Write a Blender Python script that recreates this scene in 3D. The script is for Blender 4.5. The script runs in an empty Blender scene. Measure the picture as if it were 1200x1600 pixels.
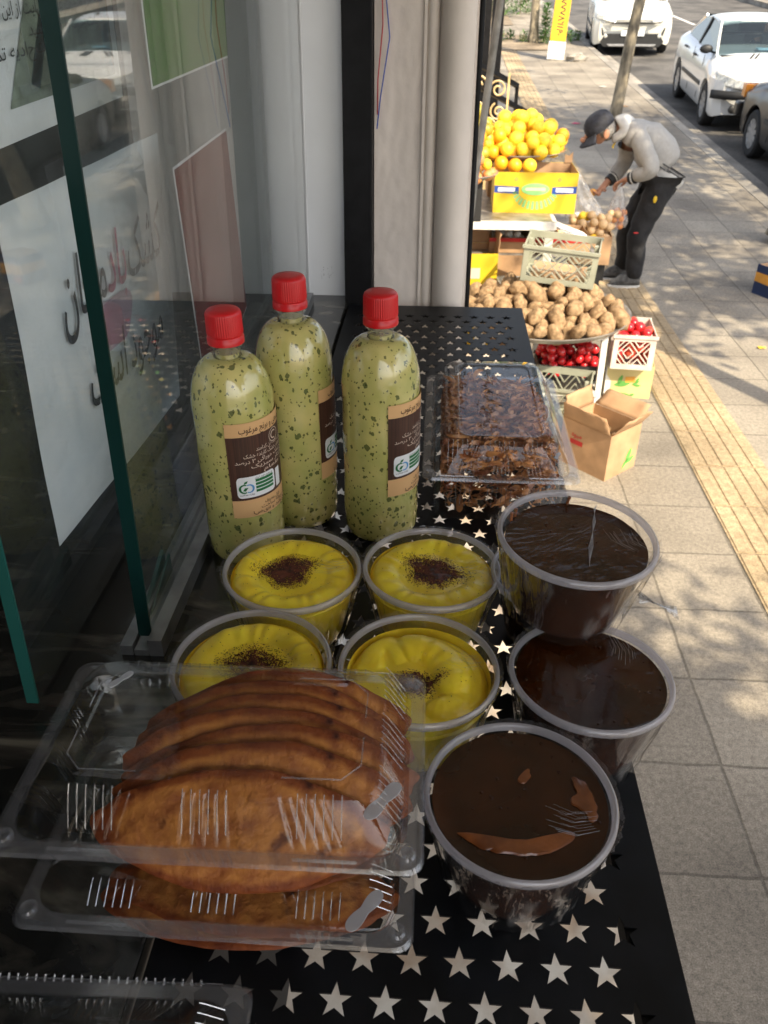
import bpy, math, random
from math import sin, cos, pi, radians, sqrt, atan2
from mathutils import Vector, Matrix, noise, geometry
random.seed(11)
sc = bpy.context.scene
C = sc.collection

# ------------------------------------------------------------------ camera
EYE = 2.0
cam = bpy.data.cameras.new('camera'); camo = bpy.data.objects.new('camera', cam); C.objects.link(camo)
cam.sensor_fit = 'VERTICAL'; cam.sensor_height = 36; cam.lens = 28.125
cam.clip_start = 0.02; cam.clip_end = 900
camo.location = (0, 0, EYE); camo.rotation_euler = (radians(90 - 33), 0, radians(3.65))
cam.dof.use_dof = True; cam.dof.focus_distance = 0.72; cam.dof.aperture_fstop = 17
sc.camera = camo
# ------------------------------------------------------------------ light
SUN_AZ = 37      # degrees from -Y towards +X
SUN_EL = 43
w = bpy.data.worlds.new('World'); sc.world = w; w.use_nodes = True
nt = w.node_tree; bg = nt.nodes['Background']
sky = nt.nodes.new('ShaderNodeTexSky'); sky.sky_type = 'NISHITA'; sky.sun_disc = False
sky.sun_elevation = radians(SUN_EL); sky.sun_rotation = radians(180 - SUN_AZ)
sky.air_density = 1.0; sky.dust_density = 2.5
hs = nt.nodes.new('ShaderNodeHueSaturation'); hs.inputs['Saturation'].default_value = 0.55; nt.links.new(sky.outputs[0], hs.inputs['Color']); nt.links.new(hs.outputs[0], bg.inputs[0]); bg.inputs[1].default_value = 0.128
sd = Vector((sin(radians(SUN_AZ)) * cos(radians(SUN_EL)), -cos(radians(SUN_AZ)) * cos(radians(SUN_EL)), sin(radians(SUN_EL))))
sl = bpy.data.lights.new('sun', 'SUN'); sl.energy = 3.4; sl.angle = radians(0.5); sl.color = (1, 0.86, 0.64)
so = bpy.data.objects.new('sun', sl); C.objects.link(so); so.rotation_euler = sd.to_track_quat('Z', 'Y').to_euler()
sc.view_settings.view_transform = 'Standard'; sc.view_settings.look = 'None'; sc.view_settings.gamma = 1
sc.view_settings.exposure = 1.42
sc.cycles.transparent_max_bounces = 48; sc.cycles.max_bounces = 10; sc.cycles.transmission_bounces = 8
sc.cycles.use_denoising = True
sc.cycles.sample_clamp_indirect = 6

T = 1.45                       # height of the star-cut table above the pavement
SL = 0.06
def G(y):                      # the street climbs away from the shop
    if y < 6: return 0.0
    if y < 8: return SL * (y - 6) ** 2 / 4
    return SL * (y - 7)

# ------------------------------------------------------------------ materials
def mk(name, col, rough=0.6, vary=0.12, vs=8, bump=0.0, bs=60, metal=0, coat=0, col2=None, sss=0, spec=0.5, emit=None, aniso=None):
    m = bpy.data.materials.new(name); m.use_nodes = True; n = m.node_tree; L = n.links
    b = n.nodes['Principled BSDF']
    b.inputs['Roughness'].default_value = rough; b.inputs['Metallic'].default_value = metal
    b.inputs['Coat Weight'].default_value = coat; b.inputs['Coat Roughness'].default_value = 0.06
    b.inputs['Specular IOR Level'].default_value = spec
    if sss: b.inputs['Subsurface Weight'].default_value = sss; b.inputs['Subsurface Radius'].default_value = (0.01, 0.006, 0.003); b.inputs['Subsurface Scale'].default_value = 1
    tc = n.nodes.new('ShaderNodeTexCoord')
    src = tc.outputs['Object']
    if aniso:
        mp = n.nodes.new('ShaderNodeMapping'); mp.inputs['Scale'].default_value = aniso; L.new(src, mp.inputs[0]); src = mp.outputs[0]
    c2 = col2 or tuple(max(0, c * (1 - vary * 2)) for c in col)
    nz = n.nodes.new('ShaderNodeTexNoise'); nz.inputs['Scale'].default_value = vs; nz.inputs['Detail'].default_value = 6; L.new(src, nz.inputs['Vector'])
    cr = n.nodes.new('ShaderNodeValToRGB'); cr.color_ramp.elements[0].position = 0.35; cr.color_ramp.elements[1].position = 0.65
    cr.color_ramp.elements[0].color = (*c2, 1)
    cr.color_ramp.elements[1].color = (*(min(1, c * (1 + vary * 0.5)) for c in col), 1)
    L.new(nz.outputs[0], cr.inputs[0]); L.new(cr.outputs[0], b.inputs['Base Color'])
    if bump:
        bz = n.nodes.new('ShaderNodeTexNoise'); bz.inputs['Scale'].default_value = bs; bz.inputs['Detail'].default_value = 5; L.new(src, bz.inputs['Vector'])
        bp = n.nodes.new('ShaderNodeBump'); bp.inputs['Strength'].default_value = bump; bp.inputs['Distance'].default_value = 0.3 / bs
        L.new(bz.outputs[0], bp.inputs['Height']); L.new(bp.outputs[0], b.inputs['Normal'])
    if emit: b.inputs['Emission Color'].default_value = (*emit, 1); b.inputs['Emission Strength'].default_value = 1
    m['cr'] = 1
    return m

def clear(name, tint=(1, 1, 1), f0=0.05, rough=0.03, haze=0.0, hazecol=(0.8, 0.82, 0.85), bump=0.0, bs=40, aniso=(1, 1, 1), streak=0.0, ss=30, sthr=0.62, power=5):
    """see-through plastic or glass: Schlick reflection over transparency, plus a little milkiness"""
    m = bpy.data.materials.new(name); m.use_nodes = True; n = m.node_tree; L = n.links
    for x in list(n.nodes): n.nodes.remove(x)
    out = n.nodes.new('ShaderNodeOutputMaterial')
    geo = n.nodes.new('ShaderNodeNewGeometry')
    tc = n.nodes.new('ShaderNodeTexCoord'); mp = n.nodes.new('ShaderNodeMapping'); mp.inputs['Scale'].default_value = aniso; L.new(tc.outputs['Object'], mp.inputs[0])
    nrm = None
    if bump:
        bz = n.nodes.new('ShaderNodeTexNoise'); bz.inputs['Scale'].default_value = bs; bz.inputs['Detail'].default_value = 3; L.new(mp.outputs[0], bz.inputs['Vector'])
        bp = n.nodes.new('ShaderNodeBump'); bp.inputs['Strength'].default_value = bump; bp.inputs['Distance'].default_value = 0.25 / bs
        L.new(bz.outputs[0], bp.inputs['Height']); nrm = bp.outputs[0]
    def M(op, a, b=None):
        k = n.nodes.new('ShaderNodeMath'); k.operation = op
        for i, v in enumerate((a, b)):
            if v is None: continue
            if isinstance(v, (int, float)): k.inputs[i].default_value = v
            else: L.new(v, k.inputs[i])
        return k.outputs[0]
    dt = n.nodes.new('ShaderNodeVectorMath'); dt.operation = 'DOT_PRODUCT'
    L.new(nrm or geo.outputs['Normal'], dt.inputs[0]); L.new(geo.outputs['Incoming'], dt.inputs[1])
    c = M('ABSOLUTE', dt.outputs['Value']); q = M('POWER', M('SUBTRACT', 1.0, M('MINIMUM', c, 1.0)), power)
    R = M('ADD', M('MULTIPLY', q, 1 - f0), f0)
    tr = n.nodes.new('ShaderNodeBsdfTransparent'); tr.inputs[0].default_value = (*tint, 1)
    gl = n.nodes.new('ShaderNodeBsdfGlossy'); gl.inputs['Roughness'].default_value = rough
    if nrm: L.new(nrm, gl.inputs['Normal'])
    df = n.nodes.new('ShaderNodeBsdfDiffuse'); df.inputs[0].default_value = (*hazecol, 1)
    tl = n.nodes.new('ShaderNodeBsdfTranslucent'); tl.inputs[0].default_value = (*hazecol, 1)
    dd = n.nodes.new('ShaderNodeMixShader'); dd.inputs[0].default_value = 0.5; L.new(df.outputs[0], dd.inputs[1]); L.new(tl.outputs[0], dd.inputs[2])
    mx = n.nodes.new('ShaderNodeMixShader'); L.new(tr.outputs[0], mx.inputs[1]); L.new(dd.outputs[0], mx.inputs[2])
    if streak:
        sz = n.nodes.new('ShaderNodeTexNoise'); sz.inputs['Scale'].default_value = ss; sz.inputs['Detail'].default_value = 2; L.new(mp.outputs[0], sz.inputs['Vector'])
        k = M('MULTIPLY', M('MAXIMUM', M('SUBTRACT', sz.outputs[0], sthr), 0.0), 1 / (1 - sthr))
        L.new(M('MINIMUM', M('ADD', M('MULTIPLY', k, streak), haze), 1.0), mx.inputs[0])
    else: mx.inputs[0].default_value = haze
    m2 = n.nodes.new('ShaderNodeMixShader'); L.new(R, m2.inputs[0]); L.new(mx.outputs[0], m2.inputs[1]); L.new(gl.outputs[0], m2.inputs[2])
    L.new(m2.outputs[0], out.inputs[0])
    return m

# ------------------------------------------------------------------ mesh building
def RZ(a): return Matrix.Rotation(a, 4, 'Z')
def RX(a): return Matrix.Rotation(a, 4, 'X')
def RY(a): return Matrix.Rotation(a, 4, 'Y')
def TR(x, y, z): return Matrix.Translation((x, y, z))

class MB:
    def __init__(s): s.v = []; s.f = []; s.M = Matrix()
    def add(s, vs, fs):
        o = len(s.v); s.v += [tuple(s.M @ Vector(v)) for v in vs]; s.f += [tuple(i + o for i in f) for f in fs]; return s
    def box(s, c, d, R=None):
        x, y, z = [k / 2 for k in d]; R = R or Matrix(); c = Vector(c)
        vs = [tuple(c + (R @ Vector((a * x, b * y, e * z)))) for a in (-1, 1) for b in (-1, 1) for e in (-1, 1)]
        return s.add(vs, [(0, 1, 3, 2), (4, 6, 7, 5), (0, 4, 5, 1), (2, 3, 7, 6), (0, 2, 6, 4), (1, 5, 7, 3)])
    def bar(s, a, b, wd, th, up=(0, 0, 1)):
        a = Vector(a); b = Vector(b); d = (b - a); l = d.length; d.normalize()
        x = d.cross(Vector(up)); x = x.normalized() if x.length > 1e-5 else Vector((1, 0, 0)); u = x.cross(d)
        vs = [tuple(p + x * wd / 2 * i + u * th / 2 * j) for p in (a, b) for i, j in ((-1, -1), (1, -1), (1, 1), (-1, 1))]
        return s.add(vs, [(3, 2, 1, 0), (4, 5, 6, 7), (0, 1, 5, 4), (1, 2, 6, 5), (2, 3, 7, 6), (3, 0, 4, 7)])
    def tube(s, pts, r, n=10, cap=True):
        pts = [Vector(p) for p in pts]; rs = r if isinstance(r, (list, tuple)) else [r] * len(pts)
        vs = []; fs = []; pu = None
        for i, p in enumerate(pts):
            d = (pts[min(i + 1, len(pts) - 1)] - pts[max(i - 1, 0)]).normalized()
            if pu is None: pu = Vector((0, 0, 1)) if abs(d.z) < 0.9 else Vector((1, 0, 0))
            x = d.cross(pu).normalized(); u = x.cross(d).normalized(); pu = u
            for k in range(n):
                a = 2 * pi * k / n; vs.append(tuple(p + (x * cos(a) + u * sin(a)) * rs[i]))
        for i in range(len(pts) - 1):
            for k in range(n): fs.append((i * n + k, i * n + (k + 1) % n, (i + 1) * n + (k + 1) % n, (i + 1) * n + k))
        if cap: fs.append(tuple(range(n))[::-1]); fs.append(tuple((len(pts) - 1) * n + k for k in range(n)))
        return s.add(vs, fs)
    def lathe(s, prof, n=48, c=(0, 0, 0), fn=None, cap0=False, cap1=False):
        vs = []; fs = []
        for r, z in prof:
            for k in range(n):
                a = 2 * pi * k / n; rr = r * (fn(a, z) if fn else 1); vs.append((c[0] + rr * cos(a), c[1] + rr * sin(a), c[2] + z))
        for i in range(len(prof) - 1):
            for k in range(n): fs.append((i * n + k, i * n + (k + 1) % n, (i + 1) * n + (k + 1) % n, (i + 1) * n + k))
        if cap0: fs.append(tuple(range(n))[::-1])
        if cap1: fs.append(tuple((len(prof) - 1) * n + k for k in range(n)))
        return s.add(vs, fs)
    def grid(s, fn, nu, nv):
        vs = [tuple(fn(i / nu, j / nv)) for j in range(nv + 1) for i in range(nu + 1)]
        fs = [(j * (nu + 1) + i, j * (nu + 1) + i + 1, (j + 1) * (nu + 1) + i + 1, (j + 1) * (nu + 1) + i) for j in range(nv) for i in range(nu)]
        return s.add(vs, fs)
    def poly(s, pts, ext=None):
        n = len(pts)
        if ext is None: return s.add(pts, [tuple(range(n))])
        e = Vector(ext); vs = list(pts) + [tuple(Vector(p) + e) for p in pts]
        return s.add(vs, [tuple(range(n))[::-1], tuple(range(n, 2 * n))] + [(i, (i + 1) % n, n + (i + 1) % n, n + i) for i in range(n)])
    def ball(s, c, r, n=10, m=7, sq=(1, 1, 1), wob=0, seed=0, R=None):
        vs = []; fs = []; c = Vector(c); R = R or Matrix()
        def pt(d):
            k = 1 + (wob * noise.noise(d * 1.6 + Vector((seed, seed * 0.7, 0))) if wob else 0)
            return tuple(c + R @ Vector((d.x * sq[0], d.y * sq[1], d.z * sq[2])) * r * k)
        vs.append(pt(Vector((0, 0, -1))))
        for j in range(1, m):
            b = -pi / 2 + pi * j / m
            for i in range(n): a = 2 * pi * i / n; vs.append(pt(Vector((cos(a) * cos(b), sin(a) * cos(b), sin(b)))))
        vs.append(pt(Vector((0, 0, 1)))); e = len(vs) - 1
        for i in range(n):
            fs.append((0, 1 + (i + 1) % n, 1 + i)); fs.append((e, e - n + i, e - n + (i + 1) % n))
            for j in range(m - 2): fs.append((1 + j * n + i, 1 + j * n + (i + 1) % n, 1 + (j + 1) * n + (i + 1) % n, 1 + (j + 1) * n + i))
        return s.add(vs, fs)
    def build(s, name, mat, parent=None, smooth=False, loc=None, bevel=0, edge=35, **props):
        me = bpy.data.meshes.new(name); me.from_pydata(s.v, [], s.f); me.update()
        me.materials.append(mat)
        if smooth:
            me.polygons.foreach_set('use_smooth', [True] * len(me.polygons))
            if edge: me.set_sharp_from_angle(angle=radians(edge))
        o = bpy.data.objects.new(name, me); C.objects.link(o)
        if parent: o.parent = parent
        if loc: o.location = loc
        if bevel:
            b = o.modifiers.new('bevel', 'BEVEL'); b.width = bevel; b.segments = 2; b.limit_method = 'ANGLE'; b.harden_normals = False
        for k, v in props.items(): o[k] = v
        return o

def tag(o, label, cat, group=None):
    o['label'] = label; o['category'] = cat
    if group: o['group'] = group
    return o
def thing(name, label, cat, loc=(0, 0, 0), rz=0, group=None, rot=None):
    o = bpy.data.objects.new(name, None); C.objects.link(o); o.location = loc; o.rotation_euler = rot or (0, 0, rz); o.empty_display_size = 0.05
    return tag(o, label, cat, group)
def copy_tree(o, parent=None, loc=None, rz=None, label=None, rot=None):
    c = o.copy(); C.objects.link(c); c.parent = parent
    if loc is not None: c.location = loc
    if rz is not None: c.rotation_euler = (0, 0, rz)
    if rot is not None: c.rotation_euler = rot
    if label: c['label'] = label
    for ch in list(o.children): copy_tree(ch, c)
    return c
def struct(o): o['kind'] = 'structure'; return o

# Arabic-script letters in their joined shapes, laid out right to left
AR = {'ا': 'FE8D FE8E', 'آ': 'FE81 FE82', 'ب': 'FE8F FE90 FE91 FE92', 'پ': 'FB56 FB57 FB58 FB59', 'ت': 'FE95 FE96 FE97 FE98', 'ج': 'FE9D FE9E FE9F FEA0', 'چ': 'FB7A FB7B FB7C FB7D',
      'خ': 'FEA5 FEA6 FEA7 FEA8', 'د': 'FEA9 FEAA', 'ر': 'FEAD FEAE', 'ز': 'FEAF FEB0', 'س': 'FEB1 FEB2 FEB3 FEB4', 'ش': 'FEB5 FEB6 FEB7 FEB8', 'ص': 'FEB9 FEBA FEBB FEBC',
      'ط': 'FEC1 FEC2 FEC3 FEC4', 'ع': 'FEC9 FECA FECB FECC', 'غ': 'FECD FECE FECF FED0', 'ف': 'FED1 FED2 FED3 FED4', 'ق': 'FED5 FED6 FED7 FED8', 'ک': 'FB8E FB8F FB90 FB91',
      'ل': 'FEDD FEDE FEDF FEE0', 'م': 'FEE1 FEE2 FEE3 FEE4', 'ن': 'FEE5 FEE6 FEE7 FEE8', 'و': 'FEED FEEE', 'ه': 'FEE9 FEEA FEEB FEEC', 'ی': 'FBFC FBFD FBFE FBFF', 'گ': 'FB92 FB93 FB94 FB95'}
def shape(s):
    out = []
    for wd in s.split(' '):
        r = []; prev = False
        for i, ch in enumerate(wd):
            f = AR.get(ch)
            if not f: r.append(ch); prev = False; continue
            f = f.split(); nxt = i + 1 < len(wd) and wd[i + 1] in AR; can = len(f) > 2
            k = 3 if prev and nxt and can else 1 if prev else 2 if nxt and can else 0
            r.append(chr(int(f[k], 16))); prev = can
        out.append(''.join(r[::-1]))
    return ' '.join(out[::-1])
_tc = {}
def text2d(s, size, fit=None, align='L', off=0.0):
    """flat text as (verts2d, faces); origin at the left end of the base line, scaled to a width if fit is given"""
    k = (s, off)
    if k not in _tc:
        cu = bpy.data.curves.new('txt', 'FONT'); cu.body = s; cu.size = 1; cu.resolution_u = 3; cu.offset = off
        o = bpy.data.objects.new('txt', cu); C.objects.link(o); bpy.context.view_layer.update()
        me = bpy.data.meshes.new_from_object(o.evaluated_get(bpy.context.evaluated_depsgraph_get()))
        _tc[k] = ([v.co.xy[:] for v in me.vertices], [tuple(p.vertices) for p in me.polygons])
        bpy.data.objects.remove(o); bpy.data.curves.remove(cu); bpy.data.meshes.remove(me)
    vs, fs = _tc[k]
    if not vs: return [], []
    x0 = min(v[0] for v in vs); x1 = max(v[0] for v in vs); ww = x1 - x0
    kx = (fit / ww) if fit else size; ky = size
    sh = {'L': 0, 'R': -ww * kx, 'C': -ww * kx / 2}[align]
    return [((v[0] - x0) * kx + sh, v[1] * ky) for v in vs], fs
def put_text(mb, s, fn, u, v, size, fit=None, align='L', ar=True, off=0.0):
    vs, fs = text2d(shape(s) if ar else s, size, fit, align, off)
    mb.add([fn(u + a, v + b) for a, b in vs], fs)
def rrect(x0, y0, x1, y1, r, n=5):
    o = []
    for cx, cy, a0 in ((x1 - r, y1 - r, 0), (x0 + r, y1 - r, 90), (x0 + r, y0 + r, 180), (x1 - r, y0 + r, 270)):
        for k in range(n + 1): a = radians(a0 + 90 * k / n); o.append((cx + r * cos(a), cy + r * sin(a)))
    return o
# ------------------------------------------------------------------ materials used
def ground_mat(name, brick, c1, c2, mortar, msize, gs=260, bump=0.5, off=(0, 0)):
    m = bpy.data.materials.new(name); m.use_nodes = True; n = m.node_tree; L = n.links; b = n.nodes['Principled BSDF']; b.inputs['Roughness'].default_value = 0.85
    tc = n.nodes.new('ShaderNodeTexCoord'); mp = n.nodes.new('ShaderNodeMapping'); mp.inputs['Location'].default_value = (off[0], off[1], 0); L.new(tc.outputs['Object'], mp.inputs[0])
    big = n.nodes.new('ShaderNodeTexNoise'); big.inputs['Scale'].default_value = 1.3; big.inputs['Detail'].default_value = 8; L.new(tc.outputs['Object'], big.inputs['Vector'])
    fine = n.nodes.new('ShaderNodeTexNoise'); fine.inputs['Scale'].default_value = gs; fine.inputs['Detail'].default_value = 3; L.new(tc.outputs['Object'], fine.inputs['Vector'])
    def mix(a, bb, f, mode='MULTIPLY'):
        x = n.nodes.new('ShaderNodeMix'); x.data_type = 'RGBA'; x.blend_type = mode
        for i, v in ((6, a), (7, bb)):
            if isinstance(v, tuple): x.inputs[i].default_value = (*v, 1)
            else: L.new(v, x.inputs[i])
        if isinstance(f, float): x.inputs[0].default_value = f
        else: L.new(f, x.inputs[0])
        return x.outputs[2]
    def ramp(src, e):
        r = n.nodes.new('ShaderNodeValToRGB'); r.color_ramp.elements[0].position = e[0][0]; r.color_ramp.elements[0].color = (*e[0][1], 1)
        r.color_ramp.elements[1].position = e[1][0]; r.color_ramp.elements[1].color = (*e[1][1], 1); L.new(src, r.inputs[0]); return r.outputs[0]
    col = None
    if brick:
        br = n.nodes.new('ShaderNodeTexBrick'); br.offset = 0; br.inputs['Scale'].default_value = 1; br.inputs['Brick Width'].default_value = brick; br.inputs['Row Height'].default_value = brick
        br.inputs['Mortar Size'].default_value = msize; br.inputs['Mortar Smooth'].default_value = 0.25; br.inputs['Color1'].default_value = (*c1, 1); br.inputs['Color2'].default_value = (*c2, 1); br.inputs['Mortar'].default_value = (*mortar, 1)
        wob = n.nodes.new('ShaderNodeTexNoise'); wob.inputs['Scale'].default_value = 9; L.new(tc.outputs['Object'], wob.inputs['Vector'])
        va = n.nodes.new('ShaderNodeVectorMath'); va.operation = 'MULTIPLY_ADD'; va.inputs[1].default_value = (0.012, 0.012, 0); L.new(wob.outputs['Color'], va.inputs[0]); L.new(mp.outputs[0], va.inputs[2])
        L.new(va.outputs[0], br.inputs['Vector']); col = br.outputs['Color']
    else: col = ramp(big.outputs[0], ((0.3, c1), (0.7, c2)))
    col = mix(col, ramp(big.outputs[0], ((0.33, (0.52, 0.5, 0.48)), (0.6, (1.12, 1.1, 1.06)))), 0.8)
    mid = n.nodes.new('ShaderNodeTexNoise'); mid.inputs['Scale'].default_value = gs * 0.22; mid.inputs['Detail'].default_value = 6; mid.inputs['Roughness'].default_value = 0.7; L.new(tc.outputs['Object'], mid.inputs['Vector'])
    col = mix(col, ramp(mid.outputs[0], ((0.36, (0.6, 0.58, 0.55)), (0.6, (1.2, 1.18, 1.15)))), 0.7)
    col = mix(col, ramp(fine.outputs[0], ((0.3, (0.45, 0.44, 0.42)), (0.68, (1.35, 1.33, 1.3)))), 0.75)
    L.new(col, b.inputs['Base Color'])
    bp = n.nodes.new('ShaderNodeBump'); bp.inputs['Strength'].default_value = bump; bp.inputs['Distance'].default_value = 0.004; L.new(fine.outputs[0], bp.inputs['Height'])
    if brick:
        b2 = n.nodes.new('ShaderNodeBump'); b2.invert = True; b2.inputs['Strength'].default_value = 0.8; b2.inputs['Distance'].default_value = 0.006; L.new(br.outputs['Fac'], b2.inputs['Height']); L.new(bp.outputs[0], b2.inputs['Normal']); L.new(b2.outputs[0], b.inputs['Normal'])
    else: L.new(bp.outputs[0], b.inputs['Normal'])
    return m
M = {}
M['slab'] = ground_mat('slab', 0.376, (0.25, 0.228, 0.195), (0.325, 0.298, 0.255), (0.17, 0.155, 0.13), 0.005, off=(-0.188, -0.208))
M['asphalt'] = ground_mat('asphalt', None, (0.085, 0.083, 0.08), (0.125, 0.12, 0.115), None, 0, gs=120)
M['kerb'] = ground_mat('kerb', None, (0.27, 0.26, 0.24), (0.36, 0.34, 0.31), None, 0, gs=160)
M['tactile'] = ground_mat('tactile', None, (0.36, 0.285, 0.18), (0.44, 0.35, 0.23), None, 0, gs=200, bump=0.3)
M['soil'] = ground_mat('soil', None, (0.2, 0.16, 0.11), (0.33, 0.27, 0.2), None, 0, gs=60)
M['stone'] = mk('pale_stone', (0.5, 0.46, 0.39), 0.6, 0.3, 9, 0.2, 80, col2=(0.33, 0.24, 0.16))
M['black'] = mk('black_powder_coat', (0.005, 0.006, 0.008), 0.45, 0.3, 20, 0.05, 200, spec=0.25)
M['blackmetal'] = mk('black_metal', (0.006, 0.006, 0.007), 0.5, 0.3, 30, 0.1, 90, spec=0.18)
def marble():
    m = mk('dark_marble', (0.02, 0.022, 0.022), 0.22, 0.2, 6, coat=0.3); n = m.node_tree; L = n.links
    tc = n.nodes.new('ShaderNodeTexCoord'); mp = n.nodes.new('ShaderNodeMapping'); mp.inputs['Rotation'].default_value = (0, 0, 0.9); mp.inputs['Scale'].default_value = (2.0, 7, 3); L.new(tc.outputs['Object'], mp.inputs[0])
    nz = n.nodes.new('ShaderNodeTexNoise'); nz.inputs['Scale'].default_value = 3.0; nz.inputs['Detail'].default_value = 8; nz.inputs['Distortion'].default_value = 1.6; L.new(mp.outputs[0], nz.inputs['Vector'])
    r = n.nodes.new('ShaderNodeValToRGB'); e = r.color_ramp.elements; e[0].position = 0.44; e[0].color = (0.012, 0.013, 0.013, 1); e[1].position = 0.72; e[1].color = (0.16, 0.15, 0.12, 1)
    k = e.new(0.58); k.color = (0.045, 0.042, 0.036, 1)
    L.new(nz.outputs[0], r.inputs[0]); L.new(r.outputs[0], n.nodes['Principled BSDF'].inputs['Base Color']); return m
M['marble'] = marble()
M['glass'] = clear('window_glass', (0.98, 0.992, 0.988), 0.06, 0.0, 0.022, (0.5, 0.6, 0.6), streak=0.07, ss=14, sthr=0.5)
M['glassedge'] = mk('glass_edge', (0.004, 0.03, 0.027), 0.35, 0.1, 5, spec=0.3)
M['glassedge2'] = mk('glass_edge_pale', (0.02, 0.11, 0.095), 0.15, 0.1, 5, spec=0.7)
M['plastic'] = clear('clear_plastic', (0.98, 0.985, 0.985), 0.05, 0.05, 0.004, (0.75, 0.78, 0.8), bump=0.1, bs=26)
M['plasticrim'] = clear('clear_plastic_rim', (0.95, 0.955, 0.96), 0.08, 0.12, 0.10, (0.7, 0.72, 0.78))
M['bowlwall'] = clear('bowl_plastic', (0.97, 0.97, 0.975), 0.05, 0.08, 0.015, (0.8, 0.8, 0.84))
M['bowlrim'] = clear('bowl_rim_plastic', (0.8, 0.8, 0.84), 0.08, 0.2, 0.32, (0.97, 0.95, 1.0))
M['wrap'] = clear('cling_film', (0.99, 0.99, 0.99), 0.008, 0.05, 0.0, (0.9, 0.9, 0.9), bump=0.05, bs=24, aniso=(1, 6, 1), streak=0.05, ss=30, sthr=0.62)
M['wrapside'] = clear('cling_film_folds', (0.98, 0.98, 0.98), 0.07, 0.08, 0.01, (0.9, 0.9, 0.9), bump=1.0, bs=34, aniso=(1, 1, 0.35), streak=0.4, ss=60, sthr=0.58)
M['bag'] = clear('thin_bag', (0.93, 0.93, 0.93), 0.08, 0.2, 0.16, (0.95, 0.93, 0.9), bump=1.0, bs=16, streak=0.5, ss=18, sthr=0.5)
M['tab'] = clear('pale_glint_plastic', (0.85, 0.87, 0.9), 0.12, 0.2, 0.62, (0.72, 0.74, 0.78))  # whitish haze stands for sky reflection on latch tabs and film glints
M['sauce'] = mk('brown_sauce', (0.045, 0.0115, 0.002), 0.06, 0.25, 14, 0.03, 25, spec=0.35, col2=(0.02, 0.0055, 0.001))
M['sauceskin'] = mk('brown_sauce_skin', (0.24, 0.07, 0.015), 0.25, 0.25, 40, 0.3, 120, coat=0.4, col2=(0.13, 0.035, 0.008))
M['crock'] = mk('yellow_pudding', (0.93, 0.74, 0.04), 0.28, 0.1, 26, 0.2, 60, sss=0.2, col2=(0.86, 0.62, 0.025))
M['patty'] = mk('fried_patty', (0.42, 0.165, 0.035), 0.62, 0.25, 60, 1.0, 300, col2=(0.24, 0.07, 0.016), spec=0.3)
M['onion'] = mk('fried_onion', (0.66, 0.32, 0.12), 0.4, 0.3, 50, 0.3, 80, col2=(0.25, 0.075, 0.028), coat=0.15, sss=0.1)
M['redcap'] = mk('red_cap', (0.62, 0.008, 0.012), 0.34, 0.04, 5, spec=0.5)
M['red'] = mk('red_paint', (0.5, 0.02, 0.02), 0.5, 0.1)
M['neck'] = clear('bottle_neck_plastic', (0.93, 0.93, 0.88), 0.07, 0.08, 0.12, (0.7, 0.68, 0.55))
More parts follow.
